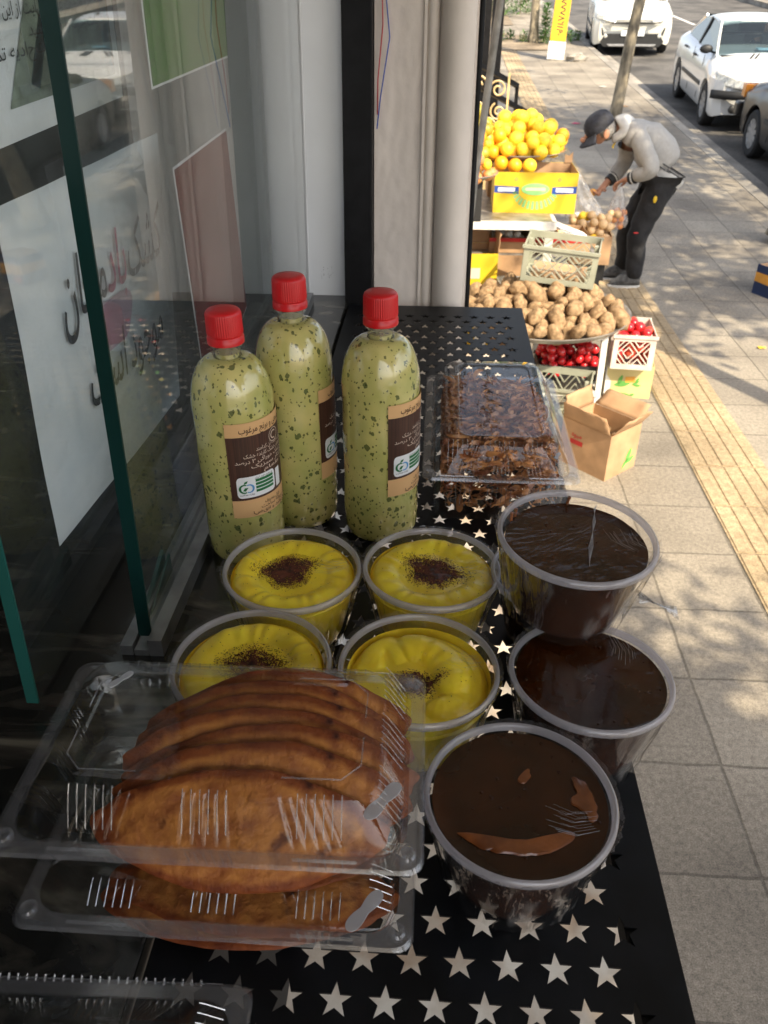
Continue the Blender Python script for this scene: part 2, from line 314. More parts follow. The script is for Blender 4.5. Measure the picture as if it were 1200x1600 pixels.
def yog():
    m = mk('herb_drink', (0.55, 0.48, 0.17), 0.2, 0.12, 22, coat=0.7, col2=(0.40, 0.40, 0.12)); n = m.node_tree; L = n.links; b = n.nodes['Principled BSDF']
    b.inputs['Coat Roughness'].default_value = 0.03
    src = b.inputs['Base Color'].links[0].from_socket; tc = n.nodes.new('ShaderNodeTexCoord'); last = src
    for s_, th_, colr in ((120, 0.25, (0.04, 0.065, 0.018)), (260, 0.26, (0.05, 0.06, 0.018)), (68, 0.15, (0.05, 0.085, 0.025))):
        mp = n.nodes.new('ShaderNodeMapping'); mp.inputs['Scale'].default_value = (1, 1, 0.8); mp.inputs['Location'].default_value = (s_, 0, 0); oi = n.nodes.new('ShaderNodeObjectInfo'); av = n.nodes.new('ShaderNodeVectorMath'); av.operation = 'ADD'; L.new(tc.outputs['Object'], av.inputs[0]); L.new(oi.outputs['Random'], av.inputs[1]); L.new(av.outputs[0], mp.inputs[0])
        nz = n.nodes.new('ShaderNodeTexNoise'); nz.inputs['Scale'].default_value = s_ * 1.7; L.new(mp.outputs[0], nz.inputs['Vector'])
        va = n.nodes.new('ShaderNodeVectorMath'); va.operation = 'MULTIPLY_ADD'; va.inputs[1].default_value = (0.7 / s_,) * 3; L.new(nz.outputs['Color'], va.inputs[0]); L.new(mp.outputs[0], va.inputs[2])
        vo = n.nodes.new('ShaderNodeTexVoronoi'); vo.inputs['Scale'].default_value = s_; L.new(va.outputs[0], vo.inputs['Vector'])
        # keep only some cells, as flecks of unequal size
        sp = n.nodes.new('ShaderNodeSeparateColor'); L.new(vo.outputs['Color'], sp.inputs[0])
        k = n.nodes.new('ShaderNodeMath'); k.operation = 'MULTIPLY'; L.new(sp.outputs[0], k.inputs[0]); k.inputs[1].default_value = th_ * 1.5
        k1 = n.nodes.new('ShaderNodeMath'); k1.operation = 'LESS_THAN'; L.new(vo.outputs['Distance'], k1.inputs[0]); L.new(k.outputs[0], k1.inputs[1])
        k2 = n.nodes.new('ShaderNodeMath'); k2.operation = 'GREATER_THAN'; L.new(sp.outputs[1], k2.inputs[0]); k2.inputs[1].default_value = 0.3
        k3 = n.nodes.new('ShaderNodeMath'); k3.operation = 'MULTIPLY'; L.new(k1.outputs[0], k3.inputs[0]); L.new(k2.outputs[0], k3.inputs[1])
        k4 = n.nodes.new('ShaderNodeMath'); k4.operation = 'MULTIPLY'; L.new(k3.outputs[0], k4.inputs[0]); k4.inputs[1].default_value = 0.8
        mx = n.nodes.new('ShaderNodeMix'); mx.data_type = 'RGBA'; L.new(k4.outputs[0], mx.inputs[0]); L.new(last, mx.inputs[6]); mx.inputs[7].default_value = (*colr, 1); last = mx.outputs[2]
    b.inputs['Coat Weight'].default_value = 1.0; L.new(last, b.inputs['Base Color']); return m
M['drink'] = yog()
M['lab_peach'] = mk('label_peach', (0.7, 0.42, 0.19), 0.5, 0.03)
M['lab_brown'] = mk('label_brown', (0.075, 0.03, 0.018), 0.5, 0.25, 12, aniso=(60, 60, 0.5))
M['white'] = mk('white_print', (0.78, 0.79, 0.8), 0.55, 0.03)
M['ink'] = mk('black_ink', (0.02, 0.018, 0.02), 0.6, 0.1)
M['inkbrown'] = mk('brown_ink', (0.06, 0.025, 0.012), 0.6, 0.1)
M['cream'] = mk('cream_ink', (0.65, 0.52, 0.42), 0.6, 0.05)
M['green'] = mk('green_print', (0.01, 0.16, 0.04), 0.5, 0.05)
M['blue'] = mk('blue_print', (0.1, 0.32, 0.62), 0.5, 0.05)
M['magenta'] = mk('magenta_ink', (0.45, 0.03, 0.12), 0.6, 0.1)
M['paper'] = mk('sleeved_paper', (0.9, 0.92, 0.95), 0.35, 0.1, 14, 0.3, 12, coat=0.4, col2=(0.8, 0.85, 0.9))
M['greenposter'] = mk('green_poster', (0.05, 0.2, 0.02), 0.4, 0.05, coat=0.3)
M['redposter'] = mk('maroon_poster', (0.15, 0.008, 0.01), 0.4, 0.08, coat=0.2)
M['panel'] = mk('white_panel', (0.78, 0.8, 0.82), 0.35, 0.05, 3, coat=0.2)
M['paintwall'] = mk('flaking_painted_wall', (0.74, 0.67, 0.61), 0.75, 0.06, 5, 0.25, 16, col2=(0.64, 0.58, 0.53))
M['pipe'] = mk('cream_painted_pipe', (0.74, 0.67, 0.6), 0.55, 0.06, 7, 0.12, 25)
M['rail'] = mk('aluminium_rail', (0.32, 0.33, 0.34), 0.4, 0.15, 30, metal=0.7)
M['greymetal'] = mk('grey_pole_paint', (0.32, 0.31, 0.28), 0.5, 0.2, 20)
M['wire_red'] = mk('red_wire', (0.5, 0.02, 0.03), 0.4, 0.03)
M['wire_blue'] = mk('blue_wire', (0.02, 0.08, 0.45), 0.4, 0.03)
M['whitepaint'] = mk('white_paint', (0.72, 0.7, 0.64), 0.5, 0.12, 12, 0.1, 30)
M['card'] = mk('cardboard', (0.44, 0.27, 0.145), 0.8, 0.12, 9, 0.1, 40)
M['cardin'] = mk('cardboard_plain', (0.5, 0.32, 0.18), 0.8, 0.12, 9, 0.1, 40)
M['yellowcard'] = mk('yellow_carton', (0.68, 0.46, 0.02), 0.5, 0.05, 6)
M['palecard'] = mk('pale_green_carton', (0.6, 0.5, 0.22), 0.6, 0.08, 6)
M['leafgreen'] = mk('leaf_green_print', (0.12, 0.36, 0.07), 0.6, 0.1)
M['orangeprint'] = mk('orange_print', (0.72, 0.34, 0.05), 0.6, 0.1)
M['blueprint'] = mk('deep_blue_print', (0.02, 0.07, 0.32), 0.5, 0.1)
M['lightgreen'] = mk('light_green_print', (0.25, 0.55, 0.2), 0.5, 0.1)
M['orange'] = mk('orange_peel', (0.8, 0.38, 0.012), 0.42, 0.1, 3, 0.3, 30, col2=(0.72, 0.27, 0.01))
M['lemon'] = mk('yellow_orange_peel', (0.85, 0.6, 0.035), 0.42, 0.1, 2, 0.3, 30, col2=(0.85, 0.52, 0.03))
M['shaded_orange'] = mk('shaded_orange_peel', (0.42, 0.32, 0.02), 0.4, 0.1, 8, 0.3, 160, col2=(0.2, 0.2, 0.02))  # shade at the heap's left end put into a darker, greener peel
M['peach'] = mk('peach_skin', (0.5, 0.09, 0.05), 0.5, 0.3, 10, col2=(0.62, 0.36, 0.09))
M['potato'] = mk('potato_skin', (0.36, 0.235, 0.125), 0.8, 0.25, 2, 0.4, 12, col2=(0.2, 0.125, 0.06))
M['onionbulb'] = mk('pale_onion_skin', (0.66, 0.47, 0.25), 0.45, 0.2, 12, col2=(0.55, 0.33, 0.16))
M['redonion'] = mk('tomato_skin', (0.55, 0.06, 0.025), 0.3, 0.15, 8, coat=0.3)
M['pepper'] = mk('red_pepper_skin', (0.55, 0.015, 0.02), 0.25, 0.1, 10, coat=0.4)
M['crategrey'] = mk('grey_green_plastic', (0.34, 0.35, 0.27), 0.5, 0.08, 10)
M['cratewhite'] = mk('dirty_white_plastic', (0.66, 0.58, 0.5), 0.5, 0.1, 10)
M['steel'] = mk('dull_steel', (0.42, 0.4, 0.37), 0.4, 0.2, 14, metal=0.6)
M['yellowpaint'] = mk('yellow_paint', (0.72, 0.42, 0.015), 0.55, 0.12, 6)
M['bark'] = mk('bark', (0.3, 0.25, 0.17), 0.85, 0.35, 12, 0.7, 30, aniso=(1, 1, 0.4))
M['leaf'] = mk('leaf', (0.06, 0.1, 0.025), 0.55, 0.4, 3)
def fried():
    m = M['patty']; n = m.node_tree; L = n.links; b = n.nodes['Principled BSDF']; src = b.inputs['Base Color'].links[0].from_socket
    tc = n.nodes.new('ShaderNodeTexCoord'); mp = n.nodes.new('ShaderNodeMapping'); mp.inputs['Scale'].default_value = (1 / 0.104, 1 / 0.040, 0.01); L.new(tc.outputs['Object'], mp.inputs[0])
    ln = n.nodes.new('ShaderNodeVectorMath'); ln.operation = 'LENGTH'; L.new(mp.outputs[0], ln.inputs[0])
    nz = n.nodes.new('ShaderNodeTexNoise'); nz.inputs['Scale'].default_value = 55; nz.inputs['Detail'].default_value = 4; L.new(tc.outputs['Object'], nz.inputs['Vector'])
    ad = n.nodes.new('ShaderNodeMath'); ad.operation = 'MULTIPLY_ADD'; L.new(nz.outputs[0], ad.inputs[0]); ad.inputs[1].default_value = 0.28; L.new(ln.outputs['Value'], ad.inputs[2])
    r = n.nodes.new('ShaderNodeValToRGB'); r.color_ramp.elements[0].position = 0.90; r.color_ramp.elements[0].color = (1, 1, 1, 1); r.color_ramp.elements[1].position = 1.2; r.color_ramp.elements[1].color = (0.48, 0.3, 0.23, 1); L.new(ad.outputs[0], r.inputs[0])
    mx = n.nodes.new('ShaderNodeMix'); mx.data_type = 'RGBA'; mx.blend_type = 'MULTIPLY'; mx.inputs[0].default_value = 1; L.new(src, mx.inputs[6]); L.new(r.outputs[0], mx.inputs[7])
    n2 = n.nodes.new('ShaderNodeTexNoise'); n2.inputs['Scale'].default_value = 48; n2.inputs['Detail'].default_value = 3; L.new(tc.outputs['Object'], n2.inputs['Vector'])
    r2 = n.nodes.new('ShaderNodeValToRGB'); r2.color_ramp.elements[0].position = 0.61; r2.color_ramp.elements[0].color = (1, 1, 1, 1); r2.color_ramp.elements[1].position = 0.72; r2.color_ramp.elements[1].color = (0.3, 0.2, 0.17, 1); L.new(n2.outputs[0], r2.inputs[0])
    m2 = n.nodes.new('ShaderNodeMix'); m2.data_type = 'RGBA'; m2.blend_type = 'MULTIPLY'; m2.inputs[0].default_value = 1; L.new(mx.outputs[2], m2.inputs[6]); L.new(r2.outputs[0], m2.inputs[7]); L.new(m2.outputs[2], b.inputs['Base Color'])
fried()
M['navyprint'] = mk('navy_print', (0.012, 0.03, 0.1), 0.5, 0.1)
M['flower'] = mk('marigold', (0.7, 0.35, 0.03), 0.7, 0.1)
M['scroll'] = mk('cream_wrought_iron', (0.62, 0.45, 0.22), 0.5, 0.15, 15)
M['carwhite'] = mk('white_car_paint', (0.72, 0.72, 0.7), 0.25, 0.02, 2, coat=0.8)
M['carpearl'] = mk('pearl_car_paint', (0.74, 0.73, 0.66), 0.25, 0.02, 2, coat=0.8)
M['cardark'] = mk('dark_grey_car_paint', (0.022, 0.02, 0.018), 0.35, 0.15, 3, coat=0.25)
M['carglass'] = mk('tinted_car_glass', (0.03, 0.045, 0.05), 0.05, 0.3, 2, spec=0.8)
M['windscreen'] = clear('windscreen_glass', (0.45, 0.55, 0.58), 0.09, 0.0, 0.05, (0.35, 0.45, 0.5))
M['rubber'] = mk('tyre_rubber', (0.015, 0.015, 0.015), 0.8, 0.2, 30)
M['trim'] = mk('black_car_trim', (0.02, 0.02, 0.02), 0.55, 0.1)
M['rim'] = mk('silver_wheel_trim', (0.42, 0.42, 0.42), 0.35, 0.1, 20, metal=0.5)
M['lamp'] = mk('headlamp_glass', (0.6, 0.6, 0.55), 0.1, 0.25, 30, coat=0.8)
M['amber'] = mk('amber_lamp', (0.7, 0.25, 0.03), 0.2, 0.1, coat=0.5)
M['plate'] = mk('number_plate', (0.7, 0.72, 0.72), 0.4, 0.03)
M['skin'] = mk('weathered_skin', (0.45, 0.22, 0.13), 0.55, 0.12, 14, sss=0.1)
M['hoodie'] = mk('grey_marl_jersey', (0.36, 0.35, 0.33), 0.9, 0.04, 40, 0.35, 24)
M['hoodlight'] = mk('pale_grey_jersey', (0.52, 0.51, 0.48), 0.9, 0.08, 20, 0.2, 60)
M['trousers'] = mk('black_tracksuit', (0.012, 0.012, 0.014), 0.8, 0.2, 14, 0.8, 14)
M['navy'] = mk('dark_navy_cloth', (0.018, 0.02, 0.03), 0.8, 0.3, 30, 0.2, 90)
M['hair'] = mk('grey_hair', (0.35, 0.33, 0.3), 0.8, 0.2, 60)
M['shoe'] = mk('grey_trainer', (0.09, 0.09, 0.09), 0.7, 0.3, 40, 0.3, 90)
M['sole'] = mk('white_sole', (0.6, 0.58, 0.54), 0.6, 0.1)
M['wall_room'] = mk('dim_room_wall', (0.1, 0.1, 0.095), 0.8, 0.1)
M['rubble'] = mk('rubble_wall', (0.36, 0.28, 0.2), 0.85, 0.35, 4, 0.8, 8)
def canvas():
    m = bpy.data.materials.new('awning_canvas'); m.use_nodes = True; n = m.node_tree; L = n.links; o = n.nodes['Material Output']; n.nodes.remove(n.nodes['Principled BSDF'])
    a = n.nodes.new('ShaderNodeBsdfDiffuse'); b = n.nodes.new('ShaderNodeBsdfTranslucent'); x = n.nodes.new('ShaderNodeMixShader'); a.inputs[0].default_value = (0.24, 0.215, 0.18, 1); b.inputs[0].default_value = (0.6, 0.54, 0.45, 1); x.inputs[0].default_value = 0.07
    L.new(a.outputs[0], x.inputs[1]); L.new(b.outputs[0], x.inputs[2]); L.new(x.outputs[0], o.inputs[0]); return m
M['canvas'] = canvas()

# ------------------------------------------------------------------ the ground
def ysteps(y0, y1):
    ys = []; y = y0
    while y < y1: ys.append(y); y += 0.5 if 5 <= y < 9 else 4
    return ys + [y1]
def strip(name, x0, x1, y0, y1, dz, mat, smooth=False):
    mb = MB(); ys = ysteps(y0, y1); n = len(ys)
    mb.add([(x, y, G(y) + dz) for y in ys for x in (x0, x1)], [(2 * i, 2 * i + 1, 2 * i + 3, 2 * i + 2) for i in range(n - 1)])
    return struct(mb.build(name, mat, smooth=False))
KX = 3.42
strip('ground', -400, 400, -60, 420, -0.5, M['soil'])
strip('pavement', -3, KX, -6, 60, 0, M['slab'])
strip('road', KX + 0.16, 11.6, -20, 120, -0.15, M['asphalt'])
strip('far_pavement', 11.75, 14.2, -20, 120, 0.0, M['kerb'])
def kerb(x0, x1, name):
    mb = MB(); y = -6.0
    while y < 60:
        y1 = y + 0.8; mb.add([(x, yy + (0.006 if k == 0 else -0.006), G(yy) + z) for k, yy in enumerate((y, y1)) for x, z in ((x0, 0.006), (x1 - 0.02, 0.006), (x1, -0.012), (x1, -0.3), (x0, -0.3))],
                             [(0, 1, 6, 5), (1, 2, 7, 6), (2, 3, 8, 7), (0, 5, 9, 4), (4, 3, 2, 1, 0), (5, 6, 7, 8, 9)]); y = y1
    return struct(mb.build(name, M['kerb']))
kerb(KX, KX + 0.16, 'kerb'); kerb(11.75, 11.6, 'far_kerb')
strip('gutter', KX + 0.16, KX + 0.5, -6, 60, -0.144, M['kerb'])
for i in range(9):
    y0 = 8 + i * 7; strip('lane_marking', 7.55, 7.67, y0, y0 + 3.6, -0.145, M['whitepaint'])
strip('verge', 0.0, KX - 0.9, 21.5, 24.5, 0.02, M['soil'])
strip('planting_bed', -1.5, 2.0, 27, 33, 0.02, M['soil'])
# ribbed warning tiles along the pavement
mb = MB(); base = MB()
for k in range(66):
    y0 = 0.208 + 0.376 * k; y1 = y0 + 0.371
    base.add([(1.318, y0, G(y0) + 0.004), (1.690, y0, G(y0) + 0.004), (1.690, y1, G(y1) + 0.004), (1.318, y1, G(y1) + 0.004)], [(0, 1, 2, 3)])
    for j in range(5):
        xc = 1.355 + j * 0.0745; b0 = y0 + 0.006; b1 = y1 - 0.006; h = 0.009
        vs = [(xc + sx * ww, yy, G(yy) + zz) for yy in (b0, b1) for sx, ww, zz in ((-1, 0.031, 0.0042), (-1, 0.026, h), (1, 0.026, h), (1, 0.031, 0.0042))]
        mb.add(vs, [(0, 1, 5, 4), (1, 2, 6, 5), (2, 3, 7, 6), (0, 3, 2, 1), (4, 5, 6, 7)])
struct(base.build('tactile_strip', M['tactile'])); struct(mb.build('tactile_ribs', M['tactile']))

# ------------------------------------------------------------------ shop front
UPY = 0.11     # posts and panes stand truly upright while the street climbs: they lean a little against it
# step below the table, seen through the stars
mb = MB(); mb.box((-0.35, 1.6, 0.225), (1.58, 4.6, 0.45)); struct(mb.build('shop_step', M['stone'], bevel=0.008))
t = thing('star_cut_table', 'black metal display table with rows of cut-out stars, right of the glass', 'table', (0, 0, T))
def star_plate():
    cw, ch, R = 0.0325, 0.0286, 0.0121
    st = []
    for k in range(10):
        a = pi / 2 + 2 * pi * k / 10; r = R if k % 2 == 0 else R * 0.40; st.append(Vector((r * cos(a), r * sin(a) - 0.0008, 0)))
    rect = [Vector((-cw / 2, -ch / 2, 0)), Vector((cw / 2, -ch / 2, 0)), Vector((cw / 2, ch / 2, 0)), Vector((-cw / 2, ch / 2, 0))]
    tris = geometry.tessellate_polygon([rect, st[::-1]]); pts = rect + st[::-1]
    mb = MB(); X0, X1 = -0.178, 0.182; th = 0.0016
    k = -4
    while True:
        y = 0.262 + ch * k
        if y + ch / 2 > 1.6: break
        even = k % 2 == 0; xs = [(0.0163 if even else 0.0001) + cw * j for j in range(-7, 7)]
        xs = [x for x in xs if X0 + 0.012 < x - cw / 2 and x + cw / 2 < X1 - 0.004]
        for x in xs:
            for tri in tris:
                p = [pts[i] for i in tri]; nz = (p[1] - p[0]).cross(p[2] - p[0]).z
                if nz < 0: p = p[::-1]
                mb.add([(q.x + x, q.y + y, 0) for q in p], [(0, 1, 2)])
            for i in range(10):
                a, b = st[i], st[(i + 1) % 10]
                mb.add([(a.x + x, a.y + y, 0), (b.x + x, b.y + y, 0), (b.x + x, b.y + y, -th), (a.x + x, a.y + y, -th)], [(0, 1, 2, 3)])
        l, r = xs[0] - cw / 2, xs[-1] + cw / 2
        for a, b in ((X0, l), (r, X1)): mb.add([(a, y - ch / 2, 0), (b, y - ch / 2, 0), (b, y + ch / 2, 0), (a, y + ch / 2, 0)], [(0, 1, 2, 3)])
        k += 1
    ya, yb = 0.262 - 4 * ch - ch / 2, 0.262 + k * ch - ch / 2
    mb.add([(X0, 0.1, 0), (X1, 0.1, 0), (X1, ya, 0), (X0, ya, 0)], [(0, 1, 2, 3)]); mb.add([(X0, yb, 0), (X1, yb, 0), (X1, 1.64, 0), (X0, 1.64, 0)], [(0, 1, 2, 3)])
    for x in (X0, X1): mb.add([(x, 0.1, 0), (x, 1.64, 0), (x, 1.64, -0.035), (x, 0.1, -0.035)], [(0, 1, 2, 3)])
    for y in (0.1, 1.64): mb.add([(X0, y, 0), (X1, y, 0), (X1, y, -0.035), (X0, y, -0.035)], [(0, 1, 2, 3)])
    return mb
star_plate().build('star_top', M['black'], t)
fr = MB()
fr.box((0.164, 0.87, -0.012), (0.03, 1.5, 0.018)); fr.box((-0.166, 0.87, -0.012), (0.02, 1.5, 0.018))
fr.box((0, 0.115, -0.014), (0.3, 0.02, 0.02)); fr.box((0, 1.62, -0.014), (0.3, 0.02, 0.02))
fr.build('under_frame', M['blackmetal'], t)
for x in (-0.165, 0.165):
    for y in (0.12, 1.61):
        l = MB(); l.box((x, y, -0.51), (0.022, 0.022, 0.98)); l.build('leg', M['blackmetal'], t)

t = thing('stone_counter', 'dark veined marble counter running behind and under the glass panes', 'counter', (0, 0, T))
mb = MB(); mb.box((-0.99, 0.85, -0.015), (1.612, 1.7, 0.03)); mb.build('counter_top', M['marble'], t, bevel=0.002)
mb = MB(); mb.box((-1.0, 0.85, -0.517), (1.55, 1.66, 0.97)); mb.build('cabinet', M['blackmetal'], t)

def slab_pane(mb, x, th, y0, y1, z0, z1):
    s0 = UPY * (z0 - T); s1 = UPY * (z1 - T)
    mb.add([(xx, yy, zz) for xx in (x, x - th) for yy, zz in ((y0 + s0, z0), (y1 + s0, z0), (y1 + s1, z1), (y0 + s1, z1))],
           [(0, 1, 2, 3), (7, 6, 5, 4), (0, 4, 5, 1), (1, 5, 6, 2), (2, 6, 7, 3)])
case = thing('glass_case', 'glass display case on the dark stone counter, with two upright panes', 'glass case', (-0.27, 0.585, T))
CI = (0.27, -0.585, -T)
def pane(label, x, y0, y1, z0, z1, th, em):
    mb = MB(); mb.M = TR(*CI); slab_pane(mb, x, th, y0, y1, z0, z1); t = mb.build('glass_pane', M['glass'], case); t['label'] = label
    e = MB(); e.M = mb.M; s0 = UPY * (z0 - T); s1 = UPY * (z1 - T)
    e.add([(x + 0.0004, y0 + s0 - 0.001, z0), (x - th - 0.0004, y0 + s0 - 0.001, z0), (x - th - 0.0004, y0 + s1 - 0.001, z1), (x + 0.0004, y0 + s1 - 0.001, z1),
           (x + 0.0004, y0 + s0 + 0.0015, z0), (x - th - 0.0004, y0 + s0 + 0.0015, z0), (x - th - 0.0004, y0 + s1 + 0.0015, z1), (x + 0.0004, y0 + s1 + 0.0015, z1)],
          [(0, 3, 2, 1), (0, 4, 7, 3), (1, 2, 6, 5)])
    e.build('polished_edge', em, t)
pane('large front glass pane with dark green edge, beside the green bottles', -0.27, 0.585, 1.665, T + 0.012, 2.5, 0.012, M['glassedge'])
pane('inner glass pane with pale green edge at the left of the photo', -0.344, 0.49, 1.665, T + 0.012, 2.5, 0.01, M['glassedge2'])
mb = MB(); mb.box((0.009, 0.525, 0.010), (0.014, 1.08, 0.020)); mb.box((-0.0205, 0.525, 0.006), (0.012, 1.08, 0.012)); mb.box((-0.006, 0.525, 0.0035), (0.014, 1.08, 0.007)); mb.build('channel', M['rail'], case)
tri = MB(); tri.poly([(-0.292, 0.60, T), (-0.292, 0.70, T), (-0.292, 0.70, T + 0.035)], (0.004, 0, 0)); tri.poly([(-0.284, 0.60, T), (-0.284, 0.70, T), (-0.284, 0.70, T + 0.03)], (0.002, 0, 0))
tag(tri.build('rail_wedge', M['glassedge2']), 'small green glass wedge standing between the two panes', 'glass wedge')

# white panel behind, black frame, pillar, pipes
def lean_box(mb, x0, x1, y0, y1, z0, z1):
    s0 = UPY * (z0 - T); s1 = UPY * (z1 - T)
    mb.add([(x, y + s, z) for s, z in ((s0, z0), (s1, z1)) for x, y in ((x0, y0), (x1, y0), (x1, y1), (x0, y1))],
           [(3, 2, 1, 0), (4, 5, 6, 7), (0, 1, 5, 4), (1, 2, 6, 5), (2, 3, 7, 6), (3, 0, 4, 7)])
mb = MB(); lean_box(mb, -0.62, -0.192, 1.702, 1.72, 0.4, 3.0); wp = tag(mb.build('wall_panel', M['panel']), 'glossy white panel with smudges closing the end of the glass case', 'wall panel')
mb = MB(); lean_box(mb, -0.2715, -0.2695, 1.6985, 1.7015, T, 3.0); mb.build('edge_trim', M['white'], wp)
sm = MB()
for x, y in ((-0.31, 0.052), (-0.232, 0.046)):
    for k in range(26):
        a = random.uniform(-0.013, 0.013); b = random.uniform(-0.012, 0.012); s_ = random.uniform(0.0004, 0.0014)
        zz = T + y + b; yy = 1.7012 + UPY * (zz - T)
        sm.add([(x + a, yy, zz), (x + a + s_ * 2, yy, zz + s_ * 0.3), (x + a + s_ * 1.4, yy, zz + s_)], [(0, 1, 2)])
sm.build('smudges', M['ink'], wp)
mb = MB(); lean_box(mb, -0.19, -0.132, 1.672, 1.74, 0.4, 3.0); tag(mb.build('door_frame', M['blackmetal'], bevel=0.002), 'black metal upright frame between white panel and pillar', 'frame')
# pillar with rough plaster
pil = MB()
def pf(u, v):
    z = v * 3.2; x = -0.13 + u * 0.094
    return (x, 1.70 + UPY * (z - T) - 0.003 * noise.noise(Vector((x * 22, z * 6, 0.3))) - 0.0016 * noise.noise(Vector((x * 70, z * 40, 1.3))), z)
pil.grid(pf, 24, 420); lean_box(pil, -0.13, 0.066, 1.709, 2.1, 0, 3.2)
pl = tag(pil.build('wall_pillar', M['paintwall'], smooth=True, edge=60), 'rough cream-painted pillar with flaking plaster behind the table', 'pillar')
def up_tube(x, y, r, z0=0, z1=3.2, n=20):
    m_ = MB(); pts = [(x + 0.0015 * sin(z * 3), y + UPY * (z - T), z) for z in [z0 + (z1 - z0) * k / 12 for k in range(13)]]; m_.tube(pts, r, n); return m_
mb = MB(); lean_box(mb, -0.036, -0.03, 1.694, 1.72, 0, 3.2); mb2 = up_tube(-0.0185, 1.703, 0.0115); mb.add(mb2.v, mb2.f)
tag(mb.build('drain_pipe', M['pipe'], smooth=True), 'thin cream conduit between flat pillar face and fat pipe', 'pipe')
tp = thing('down_pipe', 'fat cream-painted round pipe at the right edge of the pillar', 'pipe')
up_tube(0.029, 1.70, 0.0335, n=28).build('pipe', M['pipe'], tp, smooth=True)
for z in (0.9, 2.15):
    m_ = MB(); m_.tube([(0.029, 1.70 + UPY * (z - T), z), (0.029, 1.70 + UPY * (z + 0.03 - T), z + 0.03)], 0.0365, 28); m_.build('collar', M['pipe'], tp, smooth=True)
mb = up_tube(0.074, 1.78, 0.006); tag(mb.build('gate_post', M['blackmetal'], smooth=True), 'slim black post beside the fat cream pipe', 'post')
def wire(pts, mat, lab):
    ps = []
    for k in range(len(pts) - 1):
        for j in range(6): ps.append(Vector(pts[k]).lerp(Vector(pts[k + 1]), j / 6))
    ps.append(Vector(pts[-1]))
    m_ = MB(); m_.tube([(p.x, p.y + UPY * (p.z - T), p.z) for p in ps], 0.0013, 6); tag(m_.build('electric_wire', mat, smooth=True), lab, 'wire')
wire([(-0.119, 1.685, 3.1), (-0.117, 1.685, 2.1), (-0.113, 1.686, 1.95), (-0.122, 1.684, 1.86), (-0.123, 1.69, 1.80)], M['wire_red'], 'red wire hanging down the pillar beside the blue one')
wire([(-0.112, 1.685, 3.1), (-0.108, 1.685, 2.0), (-0.100, 1.686, 1.93), (-0.117, 1.684, 1.83), (-0.124, 1.69, 1.775)], M['wire_blue'], 'blue wire hanging down the pillar beside the red one')
# room, and an unseen awning added to shade the table and darken reflections
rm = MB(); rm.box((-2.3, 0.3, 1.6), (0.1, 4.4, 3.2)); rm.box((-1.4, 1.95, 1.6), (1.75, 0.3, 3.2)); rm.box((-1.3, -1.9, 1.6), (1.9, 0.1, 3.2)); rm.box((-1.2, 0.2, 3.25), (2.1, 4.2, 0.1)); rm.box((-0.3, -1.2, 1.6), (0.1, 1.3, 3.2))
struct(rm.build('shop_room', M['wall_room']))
t = thing('shade_awning', 'unseen beige canvas awning added to shade the table and darken reflections', 'awning', (-0.2, 0, 3.3))
mb = MB(); mb.add([(0, -1.8, 0.2), (1.6, -1.8, -0.3), (1.6, 3.2, -0.3), (0, 3.2, 0.2)], [(0, 1, 2, 3)])
mb.add([(1.6, -1.8, -0.3), (1.6, 3.2, -0.3), (1.6, 3.2, -0.42), (1.6, -1.8, -0.42)], [(0, 1, 2, 3)]); mb.build('canvas', M['canvas'], t)
mb = MB(); mb.bar((0, -1.78, 0.18), (1.58, -1.78, -0.32), 0.02, 0.02); mb.bar((0, 3.18, 0.18), (1.58, 3.18, -0.32), 0.02, 0.02); mb.bar((1.58, -1.8, -0.32), (1.58, 3.2, -0.32), 0.02, 0.02); mb.build('frame', M['steel'], t)
# building side of the street beyond the pillar
mb = MB(); mb.box((-0.7, 4.6, 1.6), (1.3, 5.0, 3.2)); tag(mb.build('neighbour_wall', M['paintwall']), 'plastered wall of the next shop behind the fruit stand', 'wall')

# ------------------------------------------------------------------ posters
def poster(name, label, X, corners, mat, border=None):
    t = thing(name, label, 'poster', (X, corners[0][0], corners[0][1])); o = Vector((X, corners[0][0], corners[0][1]))
    def quad(m_, cs, x):
        m_.M = Matrix.Translation(-o); m_.add([(x, a, b) for a, b in cs] + [(x - 0.0006, a, b) for a, b in cs], [(0, 1, 2, 3), (7, 6, 5, 4), (0, 4, 5, 1), (1, 5, 6, 2), (2, 6, 7, 3), (3, 7, 4, 0)])
    return t, o, quad
def uvf(cs, x):      # corners tl, tr, br, bl ; u right, v up, both 0..1
    tl, tr, br, bl = [Vector(c) for c in cs]
    def f(u, v):
        a = bl.lerp(br, u); b = tl.lerp(tr, u); p = a.lerp(b, v); return (x, p.x, p.y)
    return f
cs = [(0.655, 1.853), (1.09, 1.851), (1.035, 1.515), (0.617, 1.545)]
t, o, quad = poster('paper_poster', 'white paper poster with large handwritten-style Persian lettering in a plastic sleeve', -0.3575, cs, M['paper'])
def pgrid(u, v):
    p = uvf(cs, 0)(u, v); return (-0.358 + 0.0025 * noise.noise(Vector((p[1] * 9, p[2] * 9, 0))), p[1], p[2])
mb = MB(); mb.M = Matrix.Translation(-o); mb.grid(pgrid, 30, 24); mb.build('sheet', M['paper'], t, smooth=True)
f = uvf(cs, -0.3552)
W_, H_ = 0.43, 0.32
def pt(s_, u, v, size, fit, mat, nm='lettering', off=0.008):
    m_ = MB(); m_.M = Matrix.Translation(-o)
    vs, fs = text2d(shape(s_), size, fit, 'L', off)
    m_.add([f(u + a / W_ + 0.10 * b / W_, v + b / H_ + 0.0) for a, b in vs], fs); m_.build(nm, mat, t)
